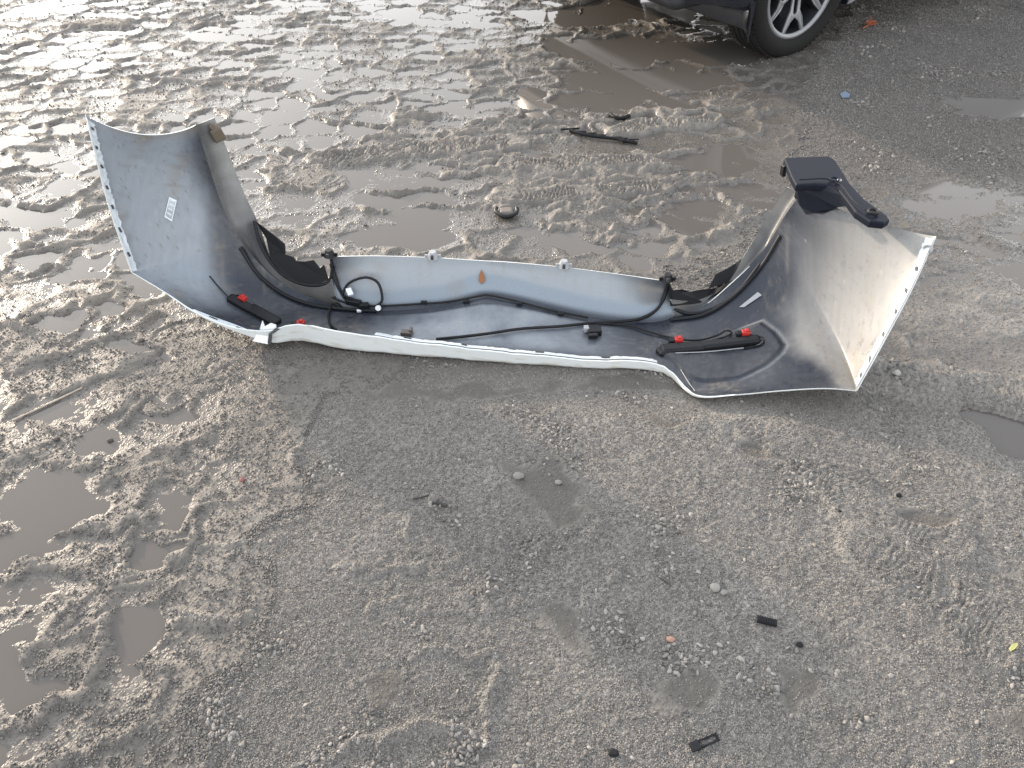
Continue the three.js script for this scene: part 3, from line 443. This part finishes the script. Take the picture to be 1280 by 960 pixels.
part('connector_block', join([box([-.51,.036,-2.019], [.05, .018, .02], [0, -.3, 0]), box([-.475,.032,-2.006], [.03, .016, .02], [0, .1, 0])]), mBlack, bumper, loom);
part('tape_tag', box([-.522,.064,-2.037], [.018, .010, .026], [.5, .5, 0], .2), mTag, bumper, loom); part('tape_tag', box([-.491,.02,-1.995], [.014, .008, .009], [.2, .2, 0], .2), mTag, bumper, loom);
{ const g = new THREE.CylinderGeometry(.009, .009, .012, 14); g.rotateX(1.0); const c = [-.428,.031,-1.995]; g.translate(...c); part('tape_tag', g, mTag, bumper, loom); }
for (const [a, b] of [[[-.166,.05,-2.004], [-.127,.058,-2.002]], [[.01,.054,-1.989], [.038,.051,-1.981]], [[.142,.037,-1.957], [.167,.034,-1.949]], [[-.295,.04,-2.012], [-.27,.042,-2.015]]]) part('cable_clip', box([(a[0] + b[0]) / 2, a[1], a[2]], [.020, .010, .012], [0, 0, 0], .2), mBlack, bumper, loom);
part('bracket_stub', join([box([-.325,.031,-1.867], [.034, .014, .02], [0, -.1, 0]), box([-.311,.033,-1.872], [.008, .022, .02], [0, -.1, 0])]), std(.10, .085, .07, .6), bumper);
{ // white folded edge of the dark insert on the right floor
  part('insert_edge', tube([[.447,.019,-1.781], [.504,.023,-1.78], [.578,.021,-1.787], [.675,.026,-1.796], [.734,.036,-1.798], [.759,.044,-1.811]], .0018), mGrey, bumper);
  part('insert_edge', tube([[.497,.015,-1.712], [.509,.015,-1.659], [.521,.018,-1.615]], .0014), mGrey, bumper);
  part('scratch_pad', plate([[.712,.064,-1.955], [.772,.096,-1.991], [.782,.093,-1.978], [.726,.066,-1.952]], .002), mGrey, bumper, bumper, 'pale scuffed patch by the right crease');
}
{ // paper sticker
  const n = 32, d = new Uint8Array(n * n * 4); for (let j = 0; j < n; j++) for (let i = 0; i < n; i++) { const e = i < 3 || j < 2 || i > 28 || j > 29, ln = !e && ((j % 7 < 2 && i > 6 && i < 25) || (j > 16 && (i * 7 + j * 3) % 5 < 2)); const v = e ? 215 : ln ? 205 : 150, k = (j * n + i) * 4; d[k] = v; d[k + 1] = v + 6; d[k + 2] = v + 10; d[k + 3] = 255; }
  const t = new THREE.DataTexture(d, n, n); t.colorSpace = THREE.SRGBColorSpace; t.magFilter = THREE.LinearFilter; t.needsUpdate = true;
  const q = [[-1.065,.302,-2.096], [-1.049,.283,-2.101], [-1.028,.338,-2.132], [-1.045,.353,-2.126]], g = new THREE.BufferGeometry(); g.setAttribute('position', new THREE.Float32BufferAttribute([...q[0], ...q[1], ...q[2], ...q[0], ...q[2], ...q[3]], 3)); g.setAttribute('uv', new THREE.Float32BufferAttribute([0, 0, 1, 0, 1, 1, 0, 0, 1, 1, 0, 1], 2)); g.computeVertexNormals();
  part('sticker', g, new THREE.MeshStandardMaterial({ map: t, roughness: .5 }), bumper, bumper, 'small pale sticker on the left wing');
}
{ // rusty clip at the top of the left flange, bolt on the right wing's corner
  const c = [-.898,.494,-2.255]; part('corner_clip', join([box(c, [.036, .042, .02], [.2, .5, .3], .3), box([c[0] - .006, c[1] + .02, c[2]], [.02, .03, .018], [0, .4, .6], .3)]), std(.11, .085, .06, .7), bumper, bumper, 'rusty clip at the left wing top');
  const b = [1.106,.397,-1.762], g = new THREE.TorusGeometry(.011, .003, 8, 18); g.rotateY(-.9); g.translate(...b); part('corner_clip', g, mGrey, bumper);
}
{ // black wheel-arch trim capping the right wing
  const H1 = .435, top = [[.838,.435,-2.226], [.848,.435,-2.235], [.981,.435,-2.243], [.992,.435,-2.215], [.991,.435,-2.141], [.988,.435,-2.066], [.999,.435,-1.97], [1.03,.435,-1.881], [1.029,.435,-1.859], [1.008,.435,-1.842], [.972,.435,-1.85], [.95,.435,-1.902], [.947,.435,-1.975], [.943,.435,-2.027], [.925,.435,-2.053], [.886,.435,-2.061], [.828,.435,-2.056], [.829,.435,-2.111]];
  const sh = new THREE.Shape(top.map(p => new THREE.Vector2(p[0], -p[2]))), g = new THREE.ExtrudeGeometry(sh, { depth: .012, bevelEnabled: true, bevelThickness: .005, bevelSize: .005, bevelOffset: -.005, bevelSegments: 3 });
  g.rotateX(-Math.PI / 2); g.translate(0, H1 - .022, 0);
  const trim = part('arch_trim', g, mTrim, bumper, bumper, 'black moulded trim capping the right wing');
  part('inner_flap', plate([[.858,.389,-2.12], [.867,.345,-2.142], [.876,.337,-2.097], [.89,.322,-2.074], [.904,.334,-2.063], [.923,.343,-2.042], [.936,.357,-2.033], [.943,.388,-2], [.961,.41,-1.97], [.947,.424,-2.01], [.926,.43,-2.05], [.891,.412,-2.09]], .003), mTrim, bumper, trim);
  const ring = (c, r, t, m) => { const q = new THREE.TorusGeometry(r, t, 8, 20); q.rotateX(-Math.PI / 2); q.translate(c[0], c[1] + .002, c[2]); return part('clip_ring', q, m, bumper, trim); };
  ring([.943,.436,-2.073], .012, .003, mTrim); ring([.991,.436,-1.887], .013, .004, mBlack); ring([.956,.436,-2.069], .005, .002, mGrey);
  part('raised_rib', tube([[.841,.438,-2.071], [.922,.438,-2.075], [.949,.438,-2.041], [.956,.438,-1.952], [.972,.438,-1.894]], .0022, 6), mTrim, bumper, trim);
  part('hook', box([.833,.405,-2.196], [.012, .035, .02], [0, .2, .1], .2), mBlack, bumper, trim);
}

// ------------------------------------------------------------------ the parked car at the top edge
{
  const P = [1.521,0,-4.361], B = 32 * Math.PI / 180;
  const car = new THREE.Group(); car.name = 'parked_car'; car.position.set(P[0], 0, P[2]); car.rotation.y = B; scene.add(car);
  car.userData = { label: 'dark navy car parked at the top edge with silver and black alloy wheel', category: 'car' };
  const add = (name, geo, mat, parent = car, label) => { const m = new THREE.Mesh(geo, mat); m.name = name; m.castShadow = m.receiveShadow = true; if (label) m.userData.label = label; parent.add(m); return m; };
  const mPaint = std(.010, .012, .018, .25, { clearcoat: 1, clearcoatRoughness: .05 }), mClad = std(.022, .023, .026, .5), mGlass = std(.01, .012, .014, .05), mRubber = std(.012, .0115, .011, .85, { specularIntensity: .45 }), mAlloy = std(.22, .225, .23, .42, { metalness: .6 }), mPocket = std(.02, .021, .024, .4), mLamp = std(.05, .05, .055, .1);
  const WB = 2.67, R = .355, AR = .42;
  const side = (pts) => { const s = new THREE.Shape(); s.moveTo(-.93, .44); s.lineTo(-.86, .34); s.lineTo(-AR, .29); s.absarc(0, R - .02, AR, Math.PI + .32, -.32, true); s.lineTo(WB - AR, .34); s.absarc(WB, R - .02, AR, Math.PI + .32, -.32, true); s.lineTo(WB + .75, .32); s.lineTo(WB + .88, .5); s.lineTo(WB + .86, .95); s.lineTo(-.55, 1.02); s.quadraticCurveTo(-.9, .98, -.94, .78); s.closePath(); return s; };
  const ex = (s, z0, d, bev) => { const g = new THREE.ExtrudeGeometry(s, { depth: d - 2 * bev, steps: 14, curveSegments: 20, bevelEnabled: true, bevelThickness: bev, bevelSize: bev, bevelOffset: -bev, bevelSegments: 4 }); g.translate(0, 0, z0 + bev); return g; };
  const body = ex(side(), -1.82, 1.84, .05);
  { const p = body.attributes.position; for (let i = 0; i < p.count; i++) { const x = p.getX(i), zz = Math.abs(p.getZ(i) + .9) / .92; if (x < -.3) p.setX(i, x + .34 * Math.pow(zz, 3) * sstep(-.3, -.9, x)); if (x > WB + .3) p.setX(i, x - .2 * Math.pow(zz, 3) * sstep(WB + .3, WB + .9, x)); } }
  add('body', toCreasedNormals(body, .6), mPaint);
  const cab = new THREE.Shape(); cab.moveTo(.05, .99); cab.lineTo(.85, 1.56); cab.quadraticCurveTo(1.1, 1.65, 1.6, 1.66); cab.lineTo(2.7, 1.62); cab.quadraticCurveTo(3.1, 1.58, 3.4, .96); cab.closePath();
  const cabG = ex(cab, -1.68, 1.56, .08); { const p = cabG.attributes.position; for (let i = 0; i < p.count; i++) { const k = (p.getY(i) - 1) * .22; p.setZ(i, -.9 + (p.getZ(i) + .9) * (1 - k)); } }
  add('cabin', toCreasedNormals(cabG, .6), mPaint);
  for (const s of [1, -1]) { for (const [x0, x1, x2, x3] of [[.55, 1.45, 1.42, 1.05], [1.52, 2.42, 2.36, 1.5]]) { const w = new THREE.Shape(); w.moveTo(x0, 1.04); w.lineTo(x1, 1.04); w.lineTo(x2, 1.52); w.lineTo(x3, 1.52); w.closePath(); const g = new THREE.ExtrudeGeometry(w, { depth: .02, bevelEnabled: false }); const p = g.attributes.position; for (let i = 0; i < p.count; i++) { const k = (p.getY(i) - 1) * .22; p.setZ(i, s > 0 ? -.9 + (p.getZ(i) - .125 + .9) * (1 - k) : -.9 - (p.getZ(i) - .125 + .9) * (1 - k)); } g.computeVertexNormals(); add('side_window', g, mGlass); } }
  add('cladding', box([1.33, .39, -.0], [WB - 2 * AR + .02, .12, .07], [0, 0, 0], .2), mClad);
  add('underbody', box([1.25, .42, -.9], [4.0, .24, 1.5], [0, 0, 0], .2), mClad);
  { const g = new RoundedBoxGeometry(.10, .10, 1.35, 3, .03); g.translate(-.88, .42, -.9); add('front_valance', g, mClad); }
  add('grille', box([-.93, .66, -.9], [.05, .16, 1.0], [0, 0, 0], .3), mClad);
  for (const z of [-.20, -1.60]) add('headlight', box([-.78, .80, z], [.2, .12, .3], [0, z > -1 ? -.5 : .5, 0], .35), mLamp);
  // one wheel, then its copies
  const wheel = new THREE.Group(); wheel.name = 'wheel';
  { const prof = [[.250, -.215], [.275, -.226], [.315, -.228], [.338, -.214], [.350, -.195], [.355, -.17]];
    for (const z of [-.155, -.118, -.082, -.046]) prof.push([.355, z - .004], [.348, z - .003], [.348, z + .003], [.355, z + .004]);
    prof.push([.355, -.03], [.350, -.012], [.338, .004], [.315, .016], [.290, .018], [.268, .012], [.256, .002], [.250, -.01]);
    const ty = new THREE.LatheGeometry(prof.map(([r, z]) => new THREE.Vector2(r, z)), 72); ty.rotateX(Math.PI / 2); const tyre = add('tyre', toCreasedNormals(ty, .5), mRubber, wheel);
    const blocks = []; for (let i = 0; i < 76; i++) for (const [z, w] of [[-.185, .03], [-.014, .026]]) { const b = new THREE.BoxGeometry(.005, .012, w), a = i / 76 * Math.PI * 2; b.translate(.3515, 0, 0); b.rotateZ(a); b.translate(0, 0, z); blocks.push(b); } const tb = add('tread_blocks', join(blocks), mRubber, tyre); tb.userData.kind = 'stuff';
    const barrel = new THREE.LatheGeometry([[.252, -.21], [.235, -.20], [.225, -.1], [.228, -.03], [.246, -.006]].map(([r, z]) => new THREE.Vector2(r, z)), 60); barrel.rotateX(Math.PI / 2);
    const back = new THREE.CylinderGeometry(.225, .225, .01, 40); back.rotateX(Math.PI / 2); back.translate(0, 0, -.13); const rim = add('rim', join([barrel, back]), mPocket, wheel, 'black rim behind silver spokes');
    const rg = new THREE.LatheGeometry([[.228, -.012], [.232, -.004], [.246, 0], [.256, -.002], [.256, -.012]].map(([r, z]) => new THREE.Vector2(r, z)), 72); rg.rotateX(Math.PI / 2); add('rim_ring', rg, mAlloy, rim);
    for (let i = 0; i < 5; i++) { // forked spokes: silver face over a black flank
      const a = i / 5 * Math.PI * 2 + .95, s = new THREE.Shape([[.04, -.030], [.115, -.036], [.150, -.058], [.232, -.088], [.238, -.066], [.172, -.030], [.150, 0], [.172, .030], [.238, .066], [.232, .088], [.150, .058], [.115, .036], [.04, .030]].map(q => new THREE.Vector2(...q)));
      const hole = new THREE.Path([[.055, -.014], [.125, -.014], [.138, 0], [.125, .014], [.055, .014]].map(q => new THREE.Vector2(...q))); s.holes.push(hole);
      const g = new THREE.ExtrudeGeometry(s, { depth: .004, bevelEnabled: true, bevelThickness: .004, bevelSize: .004, bevelOffset: -.004, bevelSegments: 2 }); { const p = g.attributes.position; for (let k = 0; k < p.count; k++) p.setZ(k, p.getZ(k) - .016 - .022 * sstep(.22, .05, Math.hypot(p.getX(k), p.getY(k)))); } g.rotateZ(a); add('spoke', toCreasedNormals(g, .5), mAlloy, rim);
      const g2 = new THREE.ExtrudeGeometry(s, { depth: .05, bevelEnabled: false }); { const p = g2.attributes.position; for (let k = 0; k < p.count; k++) p.setZ(k, p.getZ(k) - .072 - .022 * sstep(.22, .05, Math.hypot(p.getX(k), p.getY(k)))); } g2.rotateZ(a); add('spoke_flank', g2, mPocket, rim); }
    const hub = new THREE.CylinderGeometry(.034, .04, .03, 24); hub.rotateX(Math.PI / 2); hub.translate(0, 0, -.03); add('hub_cap', hub, mPocket, rim);
    const disc = new THREE.CylinderGeometry(.15, .15, .02, 40); disc.rotateX(Math.PI / 2); disc.translate(0, 0, -.1); add('brake_disc', disc, mSteel, rim);
  }
  wheel.position.set(0, R - .006, .0); car.add(wheel);
  for (const [x, z, t] of [[WB, 0, 0], [0, -1.8, Math.PI], [WB, -1.8, Math.PI]]) { const w = wheel.clone(); w.name = 'wheel'; w.position.set(x, R - .006, z); w.rotation.y = t; car.add(w); }
}

// ------------------------------------------------------------------ small litter
const rest = (p, up = 0) => [p[0], Math.max(0, ground(p[0], p[2])) + up, p[2]];
function chip(name, pts, t, lift, mat, label, cat) { // flat scrap whose outline lies on the ground
  return single(name, plate(pts.map((p, i) => [p[0], 0, p[2]]).map(p => rest(p, lift)), t), mat, label, cat); }
{ const a = rest([.523,.01,-.886], .004), b = rest([.563,.01,-.875], .004), c = [(a[0] + b[0]) / 2, Math.max(a[1], b[1]) + .004, (a[2] + b[2]) / 2], r = along(a, b), L = Math.hypot(b[0] - a[0], b[2] - a[2]);
  const t = thing('plastic_clip', 'short ribbed black plastic strip on the gravel at lower right', 'plastic strip', [c[0], c[1] - .006, c[2]]);
  part('bar', box(c, [L, .008, .015], [0, r, 0], .2), mBlack, t); for (let i = 0; i < 7; i++) { const k = (i - 3) / 8 * L; part('tooth', box([c[0] + Math.cos(r) * k, c[1] + .0045, c[2] - Math.sin(r) * k], [.002, .004, .014], [0, r, 0], .1), mBlack, t); } }
{ const a = rest([.336,.01,-.619]), b = rest([.392,.01,-.64]), r = along(a, b), c = [(a[0] + b[0]) / 2, Math.max(a[1], b[1]) + .004, (a[2] + b[2]) / 2], L = Math.hypot(b[0] - a[0], b[2] - a[2]);
  const t = thing('broken_clip', 'broken black plastic clip lying near the bottom edge', 'plastic clip', [c[0], c[1] - .005, c[2]]), at = (k, w) => [c[0] + Math.cos(r) * k + Math.sin(r) * w, c[1], c[2] - Math.sin(r) * k + Math.cos(r) * w];
  part('head', box(at(-L * .33, 0), [L * .32, .008, .018], [0, r, 0], .2), mBlack, t); for (const w of [-.006, .006]) part('prong', box(at(L * .17, w), [L * .66, .005, .003], [0, r, 0], .2), mBlack, t); part('bridge', box(at(L * .46, 0), [.003, .005, .013], [0, r, 0], .2), mBlack, t); }
{ const t = thing('plastic_fragment', 'curved dark plastic fragment in the mud beyond the white ledge', 'plastic fragment', rest([-.024,.015,-2.616]));
  const a = rest([-.061,.015,-2.628]), b = rest([.018,.015,-2.622]); part('curved_wall', tube([[a[0], .02, a[2] - .03], [a[0], .02, a[2]], [(a[0] + b[0]) / 2, .018, a[2] + .035], [b[0], .02, b[2]], [b[0], .022, b[2] - .03]], .008), mBlack, t); part('pale_base', box([(a[0] + b[0]) / 2, .012, a[2] - .005], [.058, .030, .050], [0, 0, .05], .45), std(.13, .115, .10, .7), t); }
{ const t = thing('rubber_strip', 'long ragged strip of black rubber pressed into a tyre track', 'rubber strip', rest([.415,.02,-3.343])); const R = rng(8);
  const pts = [[.265,.03,-3.38], [.306,.03,-3.345], [.358,.03,-3.32], [.414,.03,-3.303], [.47,.03,-3.287], [.51,.03,-3.262], [.554,.03,-3.246]].map(p => [p[0], Math.max(.012, ground(p[0], p[2]) + .003), p[2]]);
  part('strip', tube(pts, .008, 6), mBlackRough, t); for (let i = 0; i < 22; i++) { const k = pts[Math.floor(R() * pts.length)]; part('shred', box([k[0] + (R() - .5) * .06, k[1] + .005, k[2] + (R() - .5) * .035], [.02 + R() * .03, .004, .008], [R(), R() * .3 - .3, .1], .2), mBlackRough, t); } }
single('plastic_fragment', tube([[.465,.02,-3.564], [.484,.02,-3.528], [.517,.02,-3.518], [.554,.02,-3.546]].map(p => [p[0], Math.max(.01, ground(p[0], p[2]) + .005), p[2]]), .009), mBlackRough, 'small black fragment half sunk between ruts above the rubber strip', 'plastic fragment');
{ const c = rest([2.144,0,-4.848], .02), t = thing('orange_scrap', 'crumpled orange plastic scrap with a trailing string right of the tyre', 'scrap', c), m = std(.40, .12, .05, .5); const R = rng(12);
  for (let i = 0; i < 6; i++) part('crumpled_fold', plate([0, 1, 2, 3, 4].map(k => [c[0] + Math.cos(k * 1.256 + i) * .032 * (.6 + R()), c[1] + R() * .03 - .008, c[2] + Math.sin(k * 1.256 + i) * .026 * (.6 + R())]), .001), m, t);
  part('string', tube([c, [c[0] - .03, c[1] - .012, c[2] + .01], [c[0] - .055, c[1] - .012, c[2] + .035], [c[0] - .07, c[1] - .014, c[2] + .06]], .004, 6), m, t); part('string', tube([c, [c[0] + .005, c[1] + .02, c[2] - .05], [c[0] + .012, c[1] + .01, c[2] - .09]], .003, 6), m, t); }
chip('blue_scrap', [[1.632,.01,-3.814], [1.664,.01,-3.839], [1.68,.01,-3.803], [1.659,.01,-3.763], [1.627,.01,-3.763]], .003, .006, std(.16, .21, .28, .4), 'small pale blue plastic scrap on the wet gravel', 'scrap');
chip('leaf', [[1.028,.01,-.818], [1.038,.01,-.827], [1.05,.01,-.83], [1.05,.01,-.825], [1.038,.01,-.816], [1.029,.01,-.812]], .001, .005, std(.34, .34, .13, .6), 'pale yellow leaf scrap on gravel near the right edge', 'leaf');
chip('red_chip', [[-.695,.01,-1.298], [-.688,.01,-1.304], [-.68,.01,-1.296], [-.683,.01,-1.285], [-.69,.01,-1.288]], .003, .005, std(.11, .022, .022, .5), 'tiny dark red plastic chip on mud at left', 'chip');
single('leaf', plate([[-.098,.116,-2.087], [-.089,.101,-2.073], [-.087,.091,-2.061], [-.098,.083,-2.054], [-.107,.089,-2.063], [-.106,.101,-2.077]], .001), std(.22, .085, .025, .6), 'brown drop-shaped leaf stuck to the bumper ledge', 'leaf');
single('twig', tube([[-.246,.01,-1.225], [-.23,.01,-1.228], [-.207,.01,-1.233]].map(p => rest(p, .003)), .0022, 6), std(.04, .035, .03, .7), 'thin dark twig on pale gravel left of the middle', 'twig');
single('twig', tube([[.332,.01,-.992], [.343,.01,-.984], [.354,.01,-.974]].map(p => rest(p, .003)), .0016, 6), std(.04, .035, .03, .7), 'short thin dark twig above the two pale stones', 'twig');
single('straw_stalk', tube([[-1.378,.02,-1.509], [-1.327,.02,-1.557], [-1.28,.02,-1.603], [-1.241,.02,-1.644]].map(p => [p[0], Math.max(.005, ground(p[0], p[2]) + .001), p[2]]), .0028, 7), std(.34, .29, .23, .6), 'straight pale straw stalk across muddy water at left', 'straw');
single('bark_scrap', tube([[-.195,.01,-1.205], [-.183,.01,-1.21], [-.171,.01,-1.205], [-.159,.01,-1.198]].map(p => rest(p, .004)), .004, 6), std(.03, .028, .026, .8), 'dark curled scrap just right of the thin twig', 'scrap');
for (const [p, s, lab] of [[[.19,.01,-.61], .008, 'black crumb of plastic at the bottom edge'], [[.6,.01,-.83], .006, 'tiny black chip below the ribbed black strip'], [[.958,.01,-1.233], .006, 'tiny black chip on gravel under the right wing'], [[.791,.01,-1.176], .004, 'tiny dark flake left of the rutted gravel at right']]) {
  const g = new THREE.IcosahedronGeometry(s, 1), q = g.attributes.position; const pp = rest(p, s * .35); for (let i = 0; i < q.count; i++) { const k = 1 + .5 * noise(q.getX(i) * 300 + p[0] * 9, q.getZ(i) * 300 + q.getY(i) * 200); q.setXYZ(i, q.getX(i) * k * 1.3, q.getY(i) * k * .6, q.getZ(i) * k); } g.translate(...pp); g.computeVertexNormals(); single('black_chip', g, mBlackRough, lab, 'chip', 'black plastic chips on the gravel'); }
function stoneGeo(r, seed, d = 2) { let g = new THREE.IcosahedronGeometry(r, d); g.deleteAttribute('normal'); g.deleteAttribute('uv'); g = mergeVertices(g); const q = g.attributes.position; for (let i = 0; i < q.count; i++) { const x = q.getX(i) / r, y = q.getY(i) / r, z = q.getZ(i) / r, k = 1 + .35 * noise(x * 1.3 + seed * 7, y * 1.3 + z * 1.1 + seed) + .12 * noise(x * 4 + seed, z * 4 + y * 3); q.setXYZ(i, q.getX(i) * k * 1.15, q.getY(i) * k * .72, q.getZ(i) * k * .95); } g.computeVertexNormals(); return g; }
const stones = [[[.451,.01,-.968], .0105, [.22, .21, .19], 'larger pale stone of a pair on the gravel'], [[.468,.01,-.957], .0075, [.20, .19, .175], 'smaller pale stone right of the larger one'], [[.334,.01,-.845], .0075, [.30, .18, .13], 'pinkish stone left of the ribbed black strip'], [[-1.081,.01,-1.437], .007, [.07, .06, .055], 'dark pebble lying in the water at far left'], [[-1.147,.01,-1.862], .008, [.10, .09, .08], 'dark pebble in shallow water left of the bumper corner'],
  [[.016,.01,-1.296], .012, [.18, .17, .155], 'pale stone cluster top on the damp brown patch'], [[.117,.01,-1.277], .008, [.19, .18, .165], 'pale stone in the middle of the damp brown patch'], [[1.126,.01,-1.697], .010, [.32, .31, .29], 'white stone right of the right wing foot'], [[-1.222,.01,-1.437], .008, [.06, .055, .05], 'black pebble near the straw stalk']];
stones.forEach(([p, r, c, lab], i) => { const g = stoneGeo(r, i + 1); const q = rest(p, r * .4); g.translate(...q); single('stone', g, std(...c, .8, { bumpMap: mapA, bumpScale: .0008 }), lab, 'stone', 'stones lying on the yard'); });

// ------------------------------------------------------------------ loose gravel and mud crumbs
{
  const R = rng(2024), variants = [2].map(i => { const g = stoneGeo(1, i * 3.7, 1); return g; });
  const mats = { grit: std(1, 1, 1, .75), crumb: std(1, 1, 1, .6) };
  const M4 = new THREE.Matrix4(), Q = new THREE.Quaternion(), E = new THREE.Euler(), c = new THREE.Color();
  const lists = { grit: variants.map(() => []), crumb: variants.map(() => []) };
  let made = 0;
  for (let n = 0; n < 2200000 && made < 640000; n++) {
    const d = -.5 - 4.9 * Math.pow(R(), 1.5), x = (R() * 2 - 1) * (.62 + .64 * -d), z = d;
    const m = mudness(x, z), near = 1; if (m > .6 && R() < (z < -2 ? .96 : .84)) continue;
    const clump = fbm(x * 4.3 + 11, z * 4.3, 3); if (m < .6 && R() > .8 + .8 * clump) continue;
    const h = ground(x, z), g = G0; if (h < .0015 || (g.damp > .4 && R() < .93) || (g.film > .3 && R() < .86 * g.film) || (m > .5 && (g.crumbs < -.02) && R() < .8)) continue;
    const s = (m > .5 ? .0011 + .0020 * Math.pow(R(), 3) : .0007 + .0009 * Math.pow(R(), 2.2) + (clump > .16 && R() < .05 * sstep(.16, .45, clump) + .012 ? .003 * R() + .001 : 0) + (R() < .0006 ? .003 : 0)) * (1 + .20 * Math.max(0, -z - 1.6));
    const kind = m > .5 ? 'crumb' : 'grit';
    lists[kind][0].push([x, h + s * .25, z, s, R() * 6.28, R(), R(), g.m, h]); made++;
  }
  for (const kind of ['grit', 'crumb']) lists[kind].forEach((L, vi) => {
    const im = new THREE.InstancedMesh(variants[vi], mats[kind], L.length); im.name = numbered(kind === 'grit' ? 'gravel' : 'mud_crumbs');
    L.forEach(([x, y, z, s, a, r1, r2, m, h], i) => { E.set(r1 * 6, a, r2 * 6); Q.setFromEuler(E); M4.compose(new THREE.Vector3(x, y, z), Q, new THREE.Vector3(s * (1 + .5 * r1), s, s * (1 + .3 * r2))); im.setMatrixAt(i, M4);
      const t = kind === 'grit' ? lerp(.085, .28, r2 * r2 * .5 + r2 * .5) : lerp(.12, .19, r2) * (h < .012 ? .72 : 1); c.setRGB(t, t * lerp(.90, .96, r1), t * lerp(.80, .90, r1)); im.setColorAt(i, c); });
    im.castShadow = im.receiveShadow = true; im.userData = { kind: 'stuff', category: kind === 'grit' ? 'gravel' : 'mud', label: kind === 'grit' ? 'loose fine grey gravel scattered over the firm ground' : 'crumbs of grey mud on the churned ridges' };
    scene.add(im);
  });
}

renderer.render(scene, camera);
